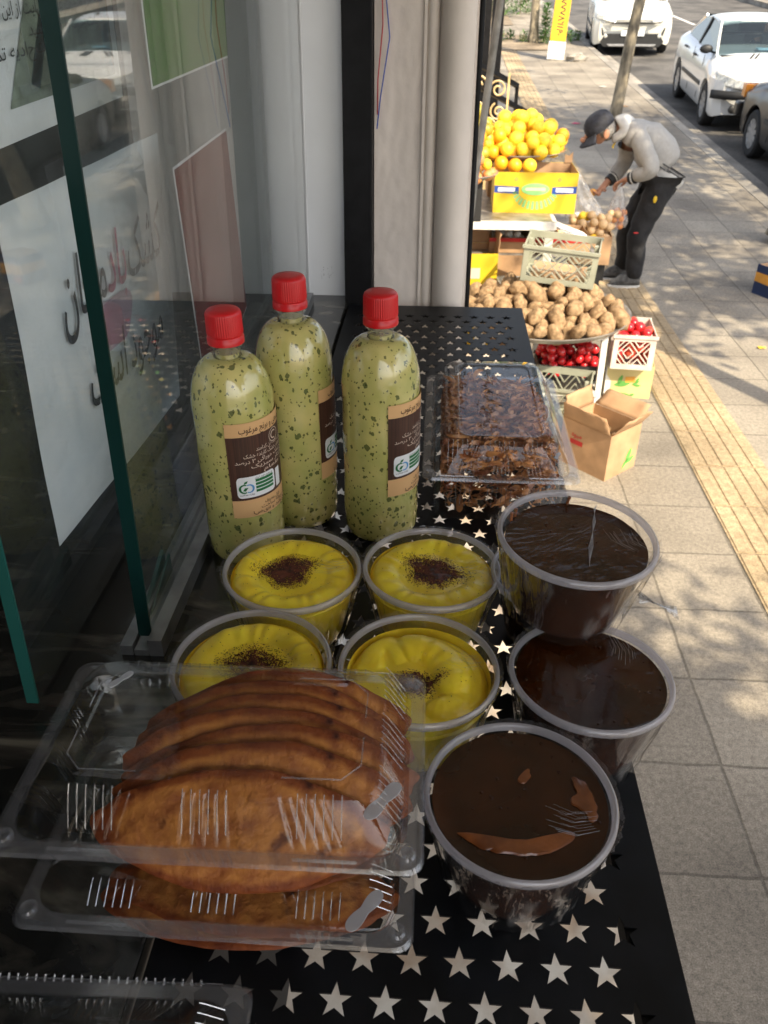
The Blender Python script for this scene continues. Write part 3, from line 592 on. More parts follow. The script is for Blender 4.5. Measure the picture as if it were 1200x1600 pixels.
pt('کشک', 0.63, 0.60, 0.082, 0.125, M['ink']); pt('باد', 0.475, 0.60, 0.082, 0.06, M['magenta']); pt('مجان', 0.20, 0.60, 0.082, 0.115, M['ink'])
pt('موجود', 0.57, 0.30, 0.075, 0.125, M['ink']); pt('است', 0.28, 0.30, 0.075, 0.11, M['ink'])
m_ = MB(); m_.M = Matrix.Translation(-o)
pts = []
for k in range(24):
    a = 2 * pi * k / 24; pts.append(f(0.50 + 0.13 * cos(a) * (1 + 0.15 * sin(3 * a)), 0.50 + 0.10 * sin(a) * (1 + 0.2 * cos(2 * a))))
m_.add([(p[0] - 0.0006, p[1], p[2]) for p in pts], [tuple(range(24))]); m_.build('pink_print', mk('pink_print', (0.56, 0.33, 0.42), 0.5, 0.2, 20), t)
# upper left notice
cs = [(0.45, 2.16), (1.02, 2.17), (0.989, 1.902), (0.42, 1.885)]
t, o, quad = poster('printed_notice', 'white printed notice with a photo strip and small black text, top left', -0.3575, cs, M['white'])
mb = MB(); quad(mb, cs, -0.3575); mb.build('sheet', M['paper'], t)
f = uvf(cs, -0.3566)
m_ = MB(); m_.M = Matrix.Translation(-o); m_.add([f(0.52, 0.09), f(0.97, 0.09), f(0.97, 0.42), f(0.66, 0.47)], [(0, 1, 2, 3)]); m_.build('photo_strip', mk('muted_green_print', (0.22, 0.27, 0.2), 0.5, 0.3, 30), t)
m_ = MB(); m_.M = Matrix.Translation(-o); m_.add([f(0.6, 0.14), f(0.63, 0.12), f(0.74, 0.42), f(0.7, 0.42)], [(0, 1, 2, 3)]); m_.add([f(0.92, 0.14), f(0.96, 0.12), f(0.96, 0.42), f(0.93, 0.40)], [(0, 1, 2, 3)])
m_.M = Matrix.Translation(-o) @ TR(0.0004, 0, 0); m_.build('teal_figures', mk('teal_print', (0.05, 0.3, 0.33), 0.5, 0.2), t)
m_ = MB(); m_.M = Matrix.Translation(-o) @ TR(0.0006, 0, 0)
for s_, u, v, fit in (('تهیه شده در کارگاه', 0.28, 0.60, 0.12), ('رئیس اتحادیه صنف', 0.30, 0.50, 0.13), ('در صورت عدم رضایت از این واحد صنفی با شماره', 0.3, 0.33, 0.33), ('اتحادیه تماس بگیرید', 0.33, 0.22, 0.2), ('شکایات خود را بیان کنید', 0.62, 0.27, 0.2)):
    vs, fs = text2d(shape(s_), 0.014, fit, 'L', 0.006); m_.add([f(u + a / 0.57, v + b / 0.27) for a, b in vs], fs)
m_.build('lettering', M['ink'], t)
# green and maroon posters on the front pane
for cs, mat, lab, nm in (([(0.885, 2.17), (1.235, 2.18), (1.199, 1.928), (0.868, 1.92)], M['greenposter'], 'green poster with white border stuck inside the glass, above the maroon one', 'green_poster'),
                     ([(0.901, 1.843), (1.15, 1.849), (1.172, 1.60), (0.915, 1.55)], M['redposter'], 'maroon poster with pale border stuck inside the glass behind the bottles', 'maroon_poster')):
    t, o, quad = poster(nm, lab, -0.2835, cs, mat)
    c_ = [Vector(c) for c in cs]; ce = sum(c_, Vector((0, 0))) / 4
    mb = MB(); quad(mb, cs, -0.2835); mb.build('border', M['paper'], t)
    ins = [tuple(ce + (c - ce) * 0.98) for c in c_]; mb = MB(); quad(mb, ins, -0.2827); mb.build('print', mat, t)
# ------------------------------------------------------------------ bottles
def bottle(label, loc, label_angle, H=0.29, first=None):
    g = 'bottles of green herb drink'
    t = thing('drink_bottle', label, 'bottle', loc, 0, g)
    R = 0.0435; nz = H - 0.044
    prof = [(0.0, 0.004), (0.028, 0.002), (0.036, 0.0), (0.041, 0.004), (R, 0.012)]
    for k in range(1, 12): prof.append((R + 0.0005 * sin(k * 1.1), 0.012 + (nz - 0.06 - 0.012) * k / 11))
    for k in range(1, 12):
        a = pi / 2 * k / 11; prof.append((0.0145 + (R - 0.0145) * cos(a) ** 0.8, nz - 0.06 + 0.055 * sin(a) ** 1.05))
    mb = MB(); mb.lathe(prof, 56, fn=lambda a, z: 1 + 0.004 * sin(a * 2 + z * 40)); mb.build('body', M['drink'], t, smooth=True, edge=60)
    zt = nz - 0.005
    mb = MB(); mb.lathe([(0.0150, zt - 0.002), (0.0138, zt + 0.005), (0.0135, zt + 0.010), (0.0165, zt + 0.0115), (0.0165, zt + 0.0135), (0.0135, zt + 0.0145), (0.0135, zt + 0.034)], 36); mb.build('neck', M['neck'], t, smooth=True)
    mb = MB(); mb.lathe([(0.0128, zt - 0.006), (0.0122, zt + 0.004), (0.0, zt + 0.004)], 24); mb.build('drink_in_neck', M['drink'], t, smooth=True)
    # cap
    z0 = zt + 0.0185; mb = MB(); n = 192
    rg = lambda a, z: 1 + (0.02 * (1 if (int(a / (2 * pi) * 192 + 0.5) // 2) % 2 else -1) if z0 + 0.007 < z < z0 + 0.026 else 0)
    mb.lathe([(0.0176, z0 - 0.004), (0.0188, z0 - 0.004), (0.0188, z0 + 0.002), (0.0176, z0 + 0.0032), (0.0176, z0 + 0.0045), (0.0184, z0 + 0.0055), (0.0182, z0 + 0.0075), (0.0178, z0 + 0.0255), (0.0172, z0 + 0.028), (0.0155, z0 + 0.0295), (0.006, z0 + 0.0297), (0, z0 + 0.0297)], n, fn=rg)
    mb.build('cap', M['redcap'], t, smooth=True, edge=50)
    # paper label wrapped round the body
    Z0, Z1 = 0.068, 0.165
    def cyl(u, v, off=0.0):       # u metres round the bottle from the label's left edge, v metres up from its foot
        u *= 1.17; v *= 1.17; a = label_angle + u / R; r = R + 0.0011 + off; return (r * cos(a), r * sin(a), Z0 + v)
    LW, LH = 0.11, Z1 - Z0
    def patch(u0, v0, u1, v1, off, mat, nm, n=18, par=t):
        m_ = MB(); m_.grid(lambda a, b: cyl(u0 + (u1 - u0) * a, v0 + (v1 - v0) * b, off), n, 1); return m_.build(nm, mat, par, smooth=True)
    lb = patch(0, 0, LW, LH, 0, M['lab_peach'], 'label')
    patch(0, 0.019, LW, LH - 0.013, 0.0003, M['lab_brown'], 'brown_band', par=lb)
    def txt(lines, mat, nm, off=0.0006):
        m_ = MB()
        for s_, u, v, size, fit in lines: put_text(m_, s_, lambda a, b: cyl(a, b, off), u, v, size, fit, 'L', True, 0.006)
        m_.build(nm, mat, lb)
    txt([('لبنیات طبیعی و برنج مرغوب', 0.012, LH - 0.0095, 0.009, 0.068), ], M['inkbrown'], 'label_lettering'); txt([('قابل مصرف', 0.03, 0.012, 0.005, 0.02), ('شماره پروانه ساخت', 0.026, 0.0075, 0.005, 0.045), ('تاریخ تولید و انقضا', 0.018, 0.003, 0.0045, 0.05)], M['inkbrown'], 'label_small_print')
    txt([('مواد تشکیل دهنده آن کدامند', 0.026, 0.068, 0.0055, 0.05), ('سبزیجات معطر خشک کارنده خشک', 0.014, 0.0625, 0.0055, 0.064), ('ماست کم نمک خوراکی ۳ درصد', 0.006, 0.057, 0.0055, 0.075), ('دوغ گازدار سبزیک', 0.02, 0.0515, 0.0055, 0.06), ('نمک طعام', 0.032, 0.046, 0.005, 0.045)], M['cream'], 'cream_lettering')
    # round emblem
    m_ = MB(); cu, cv, r_ = 0.0475, 0.0735 + 0.003, 0.0068
    for k in range(28):
        a, b = 2 * pi * k / 28, 2 * pi * (k + 1) / 28
        m_.add([cyl(cu + q * cos(c_), cv + q * sin(c_), 0.0007) for q, c_ in ((r_, a), (r_, b), (r_ * 0.9, b), (r_ * 0.9, a))], [(0, 1, 2, 3)])
    for k in range(14):
        a, b = radians(40 + 18 * k), radians(58 + 18 * k)
        m_.add([cyl(cu + q * cos(c_), cv + q * sin(c_), 0.0007) for q, c_ in ((r_ * 0.62, a), (r_ * 0.62, b), (r_ * 0.45, b), (r_ * 0.45, a))], [(0, 1, 2, 3)])
    m_.build('round_emblem', M['cream'], lb)
    # white sticker with apple mark and green bars
    u0, v0, u1, v1 = 0.0055, 0.0215, 0.044, 0.0435
    def fill(pts2, off, mat, nm):
        m_ = MB(); vs, fs = [], []
        c2 = (sum(p[0] for p in pts2) / len(pts2), sum(p[1] for p in pts2) / len(pts2)); P_ = [c2] + list(pts2); n_ = len(pts2)
        m_.add([cyl(a, b, off) for a, b in P_], [(0, 1 + i, 1 + (i + 1) % n_) for i in range(n_)]); return m_.build(nm, mat, lb)
    m_ = MB()
    def sg(a, b):
        u = u0 + (u1 - u0) * a; r_ = 0.004; e = min(u - u0, u1 - u); dv = 0 if e >= r_ else r_ - sqrt(max(0, r_ * r_ - (r_ - e) ** 2)); return cyl(u, (v0 + dv) + (v1 - v0 - 2 * dv) * b, 0.0005)
    m_.grid(sg, 40, 1); m_.build('white_sticker', M['white'], lb)
    m_ = MB()
    for k in range(4): m_.grid(lambda a, b, k=k: cyl(0.0225 + 0.019 * a, 0.0262 + 0.0036 * k + 0.0027 * b, 0.0008), 6, 1)
    m_.build('green_bars', M['green'], lb)
    def ring(cx, cy, ra, rb, a0, a1, mat, nm, sx=1):
        m_ = MB(); K = 20
        for k in range(K):
            a, b = radians(a0 + (a1 - a0) * k / K), radians(a0 + (a1 - a0) * (k + 1) / K)
            ta = 1 - 0.5 * abs(2 * k / K - 1)
            rbb = ra - (ra - rb) * ta
            m_.add([cyl(cx + sx * q * cos(c_), cy + q * sin(c_), 0.0009) for q, c_ in ((ra, a), (ra, b), (rbb, b), (rbb, a))], [(0, 1, 2, 3)])
        m_.build(nm, mat, lb)
    ring(0.0118, 0.0315, 0.0048, 0.0026, 60, 300, M['green'], 'apple_mark'); ring(0.0165, 0.0315, 0.0046, 0.0026, -120, 120, M['blue'], 'apple_mark_curve')
    m_ = MB(); m_.add([cyl(a, b, 0.0009) for a, b in ((0.0115, 0.0362), (0.0145, 0.0372), (0.0155, 0.0398), (0.0125, 0.0388))], [(0, 1, 2, 3)]); m_.add([cyl(a, b, 0.0009) for a, b in ((0.0105, 0.0295), (0.013, 0.029), (0.0155, 0.0325), (0.0125, 0.0325))], [(0, 1, 2, 3)]); m_.build('apple_leaf', M['green'], lb)
    txt([('هر بطری حاوی انرژی', 0.022, 0.0405, 0.0028, 0.019), ('وزارت بهداشت', 0.0075, 0.0245, 0.0028, 0.013)], M['ink'], 'sticker_lettering', 0.0009)
    m_ = MB(); m_.grid(lambda a, b: cyl(0.046 + 0.007 * a, 0.022 + 0.019 * b, 0.0005), 4, 1); m_.build('second_sticker', M['white'], lb)
    return t
def ang(loc, off): return atan2(-loc[1], -loc[0]) + radians(off)     # angle at which the bottle's side faces the camera
la, lb_, lc = (-0.209, 0.762, T), (-0.155, 0.838, T), (-0.0555, 0.815, T)
bottle('green herb drink bottle nearest the glass, its whole label facing the camera', la, ang(la, -16), 0.288)
bottle('green herb drink bottle at the back, only the edge of its label showing', lb_, ang(lb_, 33), 0.30)
bottle('green herb drink bottle beside the fried onion box, half its label showing', lc, ang(lc, 10), 0.292)

# ------------------------------------------------------------------ round bowls
RW = 0.067
def bowl_parts(t, n=72):
    p = [(0.001, 0.0012), (0.038, 0.0012), (0.043, 0.0022), (0.0465, 0.006)]
    for k in range(1, 9): q = k / 8; p.append((0.0465 + 0.0135 * q ** 0.85, 0.006 + 0.064 * q))
    p += [(0.0615, 0.0735), (0.0627, 0.078)]
    mb = MB(); mb.lathe(p, n, fn=lambda a, z: 1 + (0.004 * sin(24 * a) if 0.06 < z < 0.076 else 0)); mb.build('wall', M['bowlwall'], t, smooth=True)
    rp = [(0.0625, 0.0775), (0.0629, 0.0815), (0.0642, 0.0835), (0.0658, 0.083), (0.0672, 0.0808), (0.0672, 0.0775), (0.0655, 0.0762), (0.064, 0.0770), (0.0625, 0.0775)]
    mb = MB(); mb.lathe(rp, n); mb.build('rim', M['bowlrim'], t, smooth=True, edge=80)
def film(t, seed, side=True, sag=0.002):
    mb = MB()
    def fn(u, v):
        a = 2 * pi * u; r = 0.0665 * v; p = Vector((r * cos(a), r * sin(a), 0))
        rg = 1 - abs(noise.noise(Vector((p.x * 38 + p.y * 22, (p.y - p.x * 0.5) * 240, seed)))) * 3; rg2 = 1 - abs(noise.noise(Vector((cos(a) * 16, sin(a) * 16, v * 1.5 + seed)))) * 3
        z = 0.0846 - sag * (1 - v * v) + 0.0005 * noise.noise(p * 60 + Vector((seed, 0, 0))) + 0.0004 * max(0, rg) ** 2 + 0.0007 * max(0, rg2) ** 2 * v ** 2 * (1 - v ** 8)
        return (p.x, p.y, z)
    mb.grid(fn, 220, 46)
    def fs(u, v):
        a = 2 * pi * u; r = 0.0682 - (0.0682 - 0.051) * min(1, v * 1.05) ** 0.9
        k = 0.0016 * noise.noise(Vector((cos(a) * 9, sin(a) * 9, seed + v * 2.5))) + 0.0012 * noise.noise(Vector((cos(a) * 24, sin(a) * 24, seed + v * 3)))
        r += k + 0.0012; return (r * cos(a), r * sin(a), 0.0835 - 0.0805 * v)
    mb.build('cling_film', M['wrap'], t, smooth=True, edge=0)
    if side: m_ = MB(); m_.grid(fs, 240, 28); m_.build('film_skirt', M['wrapside'], t, smooth=True, edge=0)
    # pale threads drawn as glints along creases of the film
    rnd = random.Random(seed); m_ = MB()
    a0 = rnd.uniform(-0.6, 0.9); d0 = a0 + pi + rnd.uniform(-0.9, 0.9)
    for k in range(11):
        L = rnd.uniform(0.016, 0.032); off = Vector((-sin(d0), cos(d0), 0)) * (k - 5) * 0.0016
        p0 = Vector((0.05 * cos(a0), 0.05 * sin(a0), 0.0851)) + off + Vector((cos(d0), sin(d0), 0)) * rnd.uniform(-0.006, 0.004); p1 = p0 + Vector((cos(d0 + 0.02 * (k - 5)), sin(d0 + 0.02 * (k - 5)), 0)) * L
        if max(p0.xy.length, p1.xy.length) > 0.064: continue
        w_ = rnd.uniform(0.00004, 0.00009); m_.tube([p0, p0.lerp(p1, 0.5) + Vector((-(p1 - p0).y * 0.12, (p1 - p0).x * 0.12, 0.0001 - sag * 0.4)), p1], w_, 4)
    m_.build('film_crease_glint', M['tab'], t)
def pudding(t, seed, broken=False, dust=None):
    rnd = random.Random(seed); ph = rnd.uniform(0, 6)
    def h(x, y):
        r = sqrt(x * x + y * y) / 0.058; a = atan2(y, x)
        if not broken:
            amp = max(0, 1 - ((r - 0.80) / 0.22) ** 2); ww = 1.5 * noise.noise(Vector((cos(a) * 1.6, sin(a) * 1.6, seed))); z = 0.0725 + 0.0045 * amp + 0.0015 * amp * (0.6 + 0.9 * noise.noise(Vector((cos(a) * 2, sin(a) * 2, seed + 4)))) * sin(17 * a + 5 * r + ph + 4.5 * ww) + 0.0014 * noise.noise(Vector((x * 70, y * 70, seed)))
            z -= 0.003 * max(0, r - 0.95) / 0.05
            return z + 0.003 * noise.noise(Vector((x * 30, y * 30, seed)))
        z = 0.069 + 0.0025 * noise.noise(Vector((x * 40, y * 40, seed)))
        # thick piped comma curling across the right and back
        for cx, cy, R_, a0, a1, wd, hh in ((-0.006, -0.002, 0.036, -10, 88, 0.017, 0.015), (0.020, -0.020, 0.012, -90, 60, 0.013, 0.010), (-0.030, 0.026, 0.010, 20, 200, 0.014, 0.009)):
            dx, dy = x - cx, y - cy; aa = math.degrees(atan2(dy, dx)); rr = sqrt(dx * dx + dy * dy); am = (a0 + a1) / 2; da = (aa - am + 180) % 360 - 180; half = (a1 - a0) / 2
            e = max(0, abs(da) - half) * pi / 180 * R_; d = sqrt((rr - R_) ** 2 + e * e)
            if d < wd: z = max(z, 0.066 + hh * 0.9 * sqrt(1 - (d / wd) ** 2) + 0.0003 * sin(aa * 0.3 + ph) * min(1, hh / 0.014))
        return z - 0.006 * max(0, r - 0.9) / 0.1
    mb = MB(); N = 110
    def fn(u, v):
        a = 2 * pi * u; r = 0.0608 * v; x, y = r * cos(a), r * sin(a); return (x, y, h(x, y))
    mb.grid(fn, 150, 44)
    p = [(0.0603, 0.071), (0.0580, 0.055), (0.0545, 0.038), (0.049, 0.014), (0.045, 0.005), (0.04, 0.003), (0.001, 0.003)]
    mb.lathe(p, 60); pd = mb.build('pudding', M['crock'], t, smooth=True, edge=0)
    # ground cinnamon: thousands of grains as one powdery patch
    m_ = MB(); dx0, dy0, rx, ry, cnt = dust
    for k in range(cnt):
        a = rnd.uniform(0, 2 * pi); q = abs(rnd.gauss(0, 0.55)); 
        if q > 1.0: q = rnd.uniform(0.3, 1.9) if rnd.random() < 0.35 else rnd.uniform(0, 0.9)
        x = dx0 + rx * q * cos(a) * (1 + 0.25 * sin(a * 3)); y = dy0 + ry * q * sin(a)
        if x * x + y * y > 0.055 ** 2: continue
        z = h(x, y) + 0.0003; s_ = rnd.uniform(0.0004, 0.0010) * (1.15 if q < 0.7 else 0.75); b = rnd.uniform(0, 6)
        m_.add([(x + s_ * cos(b), y + s_ * sin(b), z), (x + s_ * cos(b + 2.1), y + s_ * sin(b + 2.1), z), (x + s_ * cos(b + 4.2), y + s_ * sin(b + 4.2), z), (x, y, z + s_ * 0.8)], [(0, 1, 3), (1, 2, 3), (2, 0, 3)])
    m_.build('cinnamon', M['cin'], pd)
M['cin'] = mk('ground_cinnamon', (0.16, 0.045, 0.02), 0.9, 0.4, 200)
def sauce(t, seed, level=0.071, skins=()):
    rr = 0.0462 + 0.0135 * min(1.0, (level - 0.006) / 0.064) ** 0.85 + max(0, level - 0.07) * 0.18
    mb = MB()
    def fn(u, v):
        a = 2 * pi * u; r = rr * v; x, y = r * cos(a), r * sin(a)
        return (x, y, level + 0.0008 * max(0, v - 0.93) / 0.07 + 0.0005 * noise.noise(Vector((x * 50, y * 50, seed))))
    mb.grid(fn, 80, 24)
    p = [(rr, level)]
    for k in range(7, 0, -1): q = k / 8; p.append((0.0458 + 0.0135 * q ** 0.85, min(level - 0.001, 0.006 + 0.064 * q)))
    p += [(0.0455, 0.006), (0.042, 0.003), (0.001, 0.003)]
    mb.lathe(p, 72); s_ = mb.build('sauce', M['sauce'], t, smooth=True, edge=0)
    rnd = random.Random(seed)
    m_ = MB()
    for k in range(18):
        a = rnd.uniform(0, 6.28); q = rr * sqrt(rnd.random()) * 0.95; r_ = rnd.uniform(0.0005, 0.0016); c = Vector((q * cos(a), q * sin(a), level + 0.0003)); 
        m_.ball(c, r_, 8, 5, (1, 1, 0.5))
    m_.build('bubble', M['sauce'], s_, smooth=True, kind='stuff')
    for poly_ in skins:
        m_ = MB(); K = len(poly_); cx = sum(p_[0] for p_ in poly_) / K; cy = sum(p_[1] for p_ in poly_) / K
        def edge(i, kf):
            j = i / 60 * K; a = int(j) % K; tt = j - int(j); q_ = [poly_[(a + d_) % K] for d_ in (-1, 0, 1, 2)]; x, y = [0.5 * (2 * q_[1][c_] + (q_[2][c_] - q_[0][c_]) * tt + (2 * q_[0][c_] - 5 * q_[1][c_] + 4 * q_[2][c_] - q_[3][c_]) * tt ** 2 + (3 * q_[1][c_] - q_[0][c_] - 3 * q_[2][c_] + q_[3][c_]) * tt ** 3) for c_ in (0, 1)]
            n_ = noise.noise(Vector((x * 220, y * 220, seed))) * 0.0012; return (cx + (x - cx) * kf + n_, cy + (y - cy) * kf + n_)
        rings = [(1.0, 0.0006), (0.9, 0.0016), (0.5, 0.0018)]
        vs = [(*edge(i, kf), level + dz) for kf, dz in rings for i in range(60)] + [(cx, cy, level + 0.0017)]
        fs = [(j * 60 + i, j * 60 + (i + 1) % 60, (j + 1) * 60 + (i + 1) % 60, (j + 1) * 60 + i) for j in range(2) for i in range(60)] + [(120 + i, 120 + (i + 1) % 60, 180) for i in range(60)]
        m_.add(vs, fs); m_.build('sauce_skin', M['sauceskin'], s_, smooth=True)
YG = 'yellow pudding bowls'; BG = 'brown sauce bowls'
for loc, rz, lab, seed, br, dust in (
    ((-0.130, 0.616, T), 0.3, 'clear bowl of yellow pudding with round cinnamon patch, below the left green bottle', 3, False, (-0.004, 0.006, 0.032, 0.028, 6500)),
    ((0.006, 0.625, T), -0.4, 'clear bowl of yellow pudding with cinnamon, below the right green bottle', 5, False, (0.001, 0.003, 0.036, 0.028, 6500)),
    ((-0.1425, 0.484, T), 0.1, 'clear bowl of piped yellow pudding, its near half behind the patty box', 8, False, (0.000, 0.0, 0.03, 0.034, 5000)),
    ((-0.0035, 0.487, T), 0.0, 'clear bowl of smooth yellow pudding with thick curled ridge, beside dark sauce bowls', 9, True, (-0.002, -0.008, 0.026, 0.018, 2600))):
    t = thing('pudding_bowl', lab, 'bowl', loc, rz, YG, rot=(radians(random.uniform(-1, 1)), radians(random.uniform(-1, 1)), rz))
    bowl_parts(t); pudding(t, seed, br, dust); film(t, seed, True, 0.0015)
front_skins = [[(-0.042, -0.031), (-0.03, -0.031), (-0.012, -0.032), (0.008, -0.030), (0.026, -0.024), (0.034, -0.021), (0.036, -0.026), (0.022, -0.037), (0.008, -0.042), (-0.012, -0.043), (-0.028, -0.040)],
               [(0.037, 0.024), (0.046, 0.022), (0.052, 0.010), (0.053, -0.006), (0.048, -0.012), (0.044, -0.004), (0.038, 0.0), (0.035, 0.006), (0.040, 0.012)],
               [(-0.001, 0.018), (0.006, 0.028), (0.009, 0.024), (0.006, 0.017), (0.002, 0.014)]]
for loc, rot, lab, seed, sk, side in (
    ((0.0715, 0.364, T), (0.0, 0.0, -0.06), 'bowl of glossy brown sauce with a crescent of pale skin, nearest the camera', 21, front_skins, True),
    ((0.1375, 0.486, T), (radians(-1), radians(2), 0.5), 'bowl of dark brown sauce without skin, under the tilted top bowl at the table edge', 24, [], True),
    ((0.131, 0.626, T), (0, 0, 1.0), 'bowl of brown sauce mostly hidden under the top bowl, behind the others', 27, [], False),
    ((0.1245, 0.566, T + 0.0865), (radians(2.5), radians(1.5), 0.2), 'topmost bowl of brown sauce resting on two other bowls', 31, [], True)):
    t = thing('sauce_bowl', lab, 'bowl', loc, 0, BG, rot=rot)
    bowl_parts(t); sauce(t, seed, 0.0762 if seed != 31 else 0.071, sk); film(t, seed, side, 0.002)
    if seed == 31:
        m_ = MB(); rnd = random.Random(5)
        for k in range(9):      # pale threads drawn as the glint on a diagonal fold
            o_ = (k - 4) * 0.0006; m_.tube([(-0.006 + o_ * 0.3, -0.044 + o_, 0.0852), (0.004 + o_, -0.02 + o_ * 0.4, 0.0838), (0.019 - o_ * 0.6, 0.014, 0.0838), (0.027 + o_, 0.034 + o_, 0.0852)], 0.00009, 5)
        m_.build('film_fold_glint', M['tab'], t)
        m_ = MB()
        for k in range(16):     # twisted tail of film at the right
            z = rnd.uniform(-0.004, 0.004); m_.tube([(0.055, -0.026 + z, 0.030 + z), (0.064, -0.034 - z, 0.030 + z * 0.6), (0.074, -0.036 + z * 0.3, 0.026), (0.084, -0.043 + z * 1.1, 0.024 + z)], [0.0013, 0.0007, 0.0006, 0.0010], 6)
        m_.build('film_tail', M['wrapside'], t, smooth=True)
        m_ = MB()
        for a, l in ((1.35, 0.014), (2.3, 0.02), (2.42, 0.013)):
            m_.tube([(0.0608 * cos(a), 0.0608 * sin(a), 0.079), (0.0602 * cos(a + 0.02), 0.0602 * sin(a + 0.02), 0.079 - l * 0.5), (0.0595 * cos(a), 0.0595 * sin(a), 0.079 - l)], [0.0016, 0.0012, 0.0018], 8)
        m_.build('sauce_drip', M['sauceskin'], t, smooth=True)

# ------------------------------------------------------------------ hinged clear boxes
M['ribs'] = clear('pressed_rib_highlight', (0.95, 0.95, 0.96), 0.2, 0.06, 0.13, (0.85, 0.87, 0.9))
def clamshell(label, loc, W, D, ht, hl, rot=(0, 0, 0), lid=True, group='hinged clear food boxes', tp=0.28):
    """W across, D deep, tray height ht, lid height hl; the hinge is at the back"""
    t = thing('food_box', label, 'food box', loc, 0, group, rot=rot)
    NS = 260
    def loop(ins, z, cr, rib=0.0, chamf=0.0):
        x1 = W / 2 - ins; y1 = D / 2 - ins; cr = max(0.002, min(cr, min(x1, y1) * 0.9)); pts = []
        def ribf(u, L):      # groups of upright ribs along a wall
            if not rib: return 0
            k = (u / L) * 3; c = k - int(k); k_ = abs(c - 0.5)
            if k_ > 0.24: return 0
            s_ = sin((c - 0.5) * 2 * pi * 9); return rib * max(0, s_) 
        sides = (((x1 - cr, y1), (-x1 + cr, y1), (0, 1)), ((-x1, y1 - cr), (-x1, -y1 + cr), (-1, 0)), ((-x1 + cr, -y1), (x1 - cr, -y1), (0, -1)), ((x1, -y1 + cr), (x1, y1 - cr), (1, 0)))
        for si, (a, b, nn) in enumerate(sides):
            for k in range(NS):
                q = k / (NS - 1); d = ribf(q, 1.0) * (1 - abs(nn[0]) * 0.0); pts.append((a[0] + (b[0] - a[0]) * q - nn[0] * d, a[1] + (b[1] - a[1]) * q - nn[1] * d, z))
            cx, cy = (((-x1 + cr), (y1 - cr)), ((-x1 + cr), (-y1 + cr)), ((x1 - cr), (-y1 + cr)), ((x1 - cr), (y1 - cr)))[si]; a0 = (90, 180, 270, 0)[si]
            for k in range(1, 6): aa = radians(a0 + 90 * k / 6); pts.append((cx + cr * cos(aa), cy + cr * sin(aa), z))
        return pts
    def loft(levels, cap_last, name, mat, par, cap_first=False):
        m_ = MB(); L = [loop(*l) for l in levels]; n = len(L[0]); vs = [p for l in L for p in l]
        fs = [(j * n + i, j * n + (i + 1) % n, (j + 1) * n + (i + 1) % n, (j + 1) * n + i) for j in range(len(L) - 1) for i in range(n)]
        if cap_last: fs.append(tuple((len(L) - 1) * n + i for i in range(n)))
        if cap_first: fs.append(tuple(range(n)))
        m_.add(vs, fs); return m_.build(name, mat, par, smooth=True, edge=50)
    f = 0.010
    loft([(f + ht * tp + 0.006, 0.003, 0.012), (f + ht * tp, 0.0, 0.014), (f + ht * (tp - 0.01), 0.002, 0.016), (f + ht * tp * 0.8, ht * 0.2, 0.018, 0.0), (f + ht * tp * 0.75, ht * 0.26, 0.018, 0.002), (f + ht * tp * 0.28, ht * 0.8, 0.02, 0.002), (f + 0.001, ht * 0.9, 0.02, 0), (f, ht - 0.001, 0.02)], False, 'tray', M['plastic'], t, True)
    loft([(f, ht - 0.001, 0.02), (0.0015, ht - 0.001, 0.012), (0.0, ht - 0.0035, 0.011)], False, 'flange', M['plasticrim'], t)
    if not lid: return t
    ly = ht + 0.0012
    ld = loft([(f, ly, 0.02), (f + 0.001, ly + 0.002, 0.02, 0), (f + 0.003, ly + hl * 0.25, 0.02, 0.002), (f + 0.015, ly + hl * 0.8, 0.02, 0.002), (f + 0.017, ly + hl * 0.92, 0.02, 0), (f + 0.020, ly + hl, 0.018),
          (f + 0.034, ly + hl, 0.012), (f + 0.0355, ly + hl - 0.0022, 0.011), (f + 0.038, ly + hl - 0.0022, 0.01)], True, 'lid', M['plastic'], t)
    lf = loft([(f, ly, 0.02), (0.0005, ly, 0.012), (-0.001, ly - 0.003, 0.011)], False, 'lid_flange', M['plasticrim'], ld)
    m_ = MB()      # pale threads drawn as highlights on upright ribs of lid and tray
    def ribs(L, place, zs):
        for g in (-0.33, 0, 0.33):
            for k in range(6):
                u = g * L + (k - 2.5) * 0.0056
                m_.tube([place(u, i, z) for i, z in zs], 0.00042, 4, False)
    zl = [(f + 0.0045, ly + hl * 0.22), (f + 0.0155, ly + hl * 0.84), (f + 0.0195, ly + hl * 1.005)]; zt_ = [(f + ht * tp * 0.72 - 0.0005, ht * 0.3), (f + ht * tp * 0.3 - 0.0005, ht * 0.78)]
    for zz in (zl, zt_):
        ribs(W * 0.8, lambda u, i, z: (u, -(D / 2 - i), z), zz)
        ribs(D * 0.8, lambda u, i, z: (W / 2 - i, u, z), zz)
    m_.build('rib_highlights', M['ribs'], ld, kind='stuff')
    for sx in (-1, 1):                     # press studs at the front corners
        m_ = MB(); m_.lathe([(0.0062, ly + 0.0002), (0.006, ly + 0.003), (0.0045, ly + 0.0045), (0.003, ly + 0.004), (0.001, ly + 0.0035)], 20, c=(sx * (W / 2 - 0.010), -D / 2 + 0.010, 0)); m_.build('press_stud', M['plasticrim'], ld, smooth=True)
    for x in (-0.28, 0.28):
        m_ = MB(); m_.tube([(x * W - 0.02, -D / 2 + 0.004, ly + 0.0006), (x * W + 0.02, -D / 2 + 0.004, ly + 0.0006)], 0.0012, 6); m_.build('embossed_line', M['plasticrim'], ld)
    m_ = MB()
    for k in range(24): m_.tube([((k - 12) * W * 0.03, D / 2 - 0.002, ly - 0.001), ((k - 12) * W * 0.03, D / 2 + 0.001, ly + 0.0015)], 0.0008, 5)
